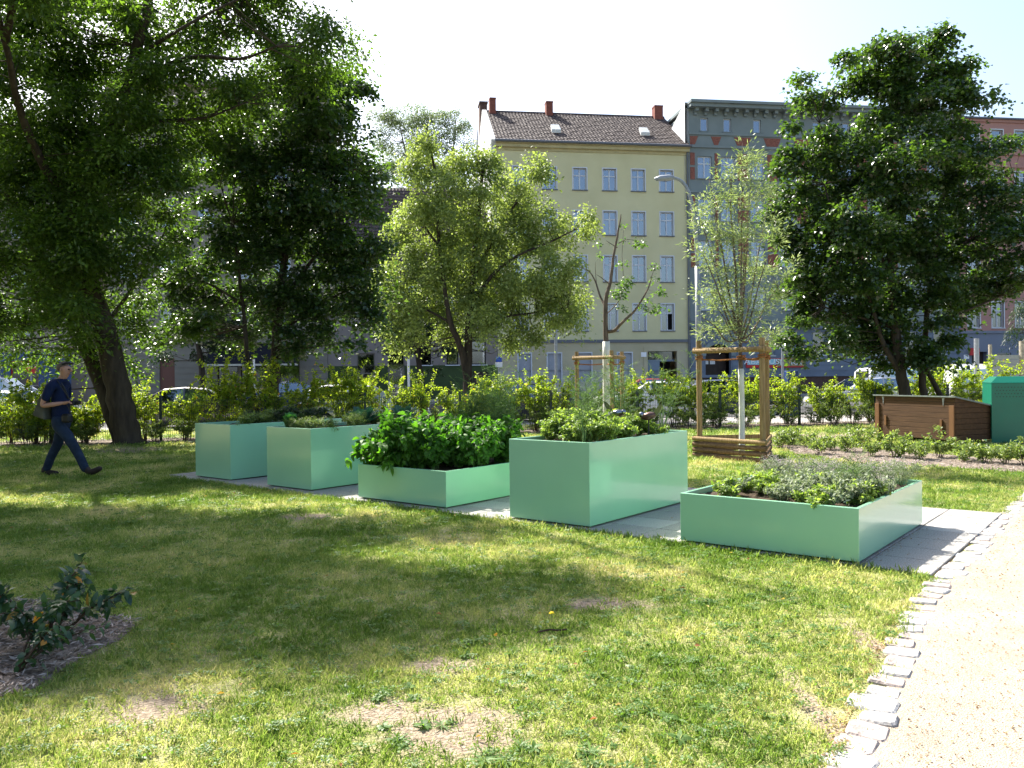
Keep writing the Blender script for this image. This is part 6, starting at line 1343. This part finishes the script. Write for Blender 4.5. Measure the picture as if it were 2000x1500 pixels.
# dry leaf bits and grit on the gravel, the kerb and the slabs
def litter(name, fn, n, m, label, L0, L1, zz_=.008):
    P = np.array([fn() for _ in range(n)]); P[:, 2] += zz_; D = R.normal(size=(n, 3)); D[:, 2] *= .15; Nn = R.normal(size=(n, 3))*.35; Nn[:, 2] += 1
    L = R.uniform(L0, L1, n); o = leaves(name, P, D, Nn, L, L*R.uniform(.3, .8, n), m, fold=.3); return tag(o, label, 'litter', kind='stuff')
lm_dry = leafmat('dry brown leaf bit', (.14, .08, .04), (.36, .22, .11), rough=.8, tmix=.1, spec=.2)
def on_path():
    while True:
        y = random.uniform(2.2, 11)**1.0; x = random.uniform(0, 7)
        if x > kerb_x(y)+.05 and x < y*.66+.3: return (x, y, 0)
litter('gravel_grit', on_path, 4200, lm_dry, 'small dry leaf bits and grit on the yellow gravel', .006, .017)
def by_kerb():
    i = random.randrange(1, len(kx)-3); f = random.random(); x = kx[i][0]+(kx[i+1][0]-kx[i][0])*f; y = kx[i][1]+(kx[i+1][1]-kx[i][1])*f; return (x-.17-abs(random.gauss(0, .05)), y, 0)
litter('kerb_litter', by_kerb, 900, lm_dry, 'dry leaf litter along the granite kerb', .008, .02)
def on_terr():
    p = pl(random.uniform(1.53, 2.3), random.uniform(.1, 3.1)) if random.random() < .5 else pl(1.53+abs(random.gauss(0, .04)), random.uniform(0, LEN)); return (p.x, p.y, .02)
litter('terrace_litter', on_terr, 420, lm_dry, 'dry litter along the foot of the nearest planter', .006, .018)
litter('fallen_leaves', lambda: (lambda y: (y*random.uniform(-.64, .45), y, .02))(math.sqrt(random.uniform(6, 240))), 420, leafmat('fallen leaf', (.22, .07, .02), (.4, .3, .08), rough=.7, tmix=.3), 'few fallen brown and yellow leaves on the lawn', .02, .045)
c = gnd(1050, 1245); b = MB(); b.tube(smooth_path([(0, 0, .03), (.07, .03, .035), (.12, .035, .03), (.17, .06, .028)]), [.006]*13, 5); o = tag(b.build('fallen_twig', M['twig']), 'thin fallen grey twig lying on the sunlit lawn', 'twig'); o.location = c
c = gnd(1078, 1217); e_ = empty('dandelion', c, 0, 'single yellow dandelion flower on the lawn', 'flower'); b = MB(); b.tube([(0, 0, 0), (0, 0, .06)], .0025, 5); b.build('stem', M['stem_green'], e_); b = MB(); b.lathe([(.0, .07), (.012, .068), (.018, .06), (.0, .056)], n=10); b.build('flower_head', mat('dandelion yellow', (.75, .55, .02), .7, .2), e_)
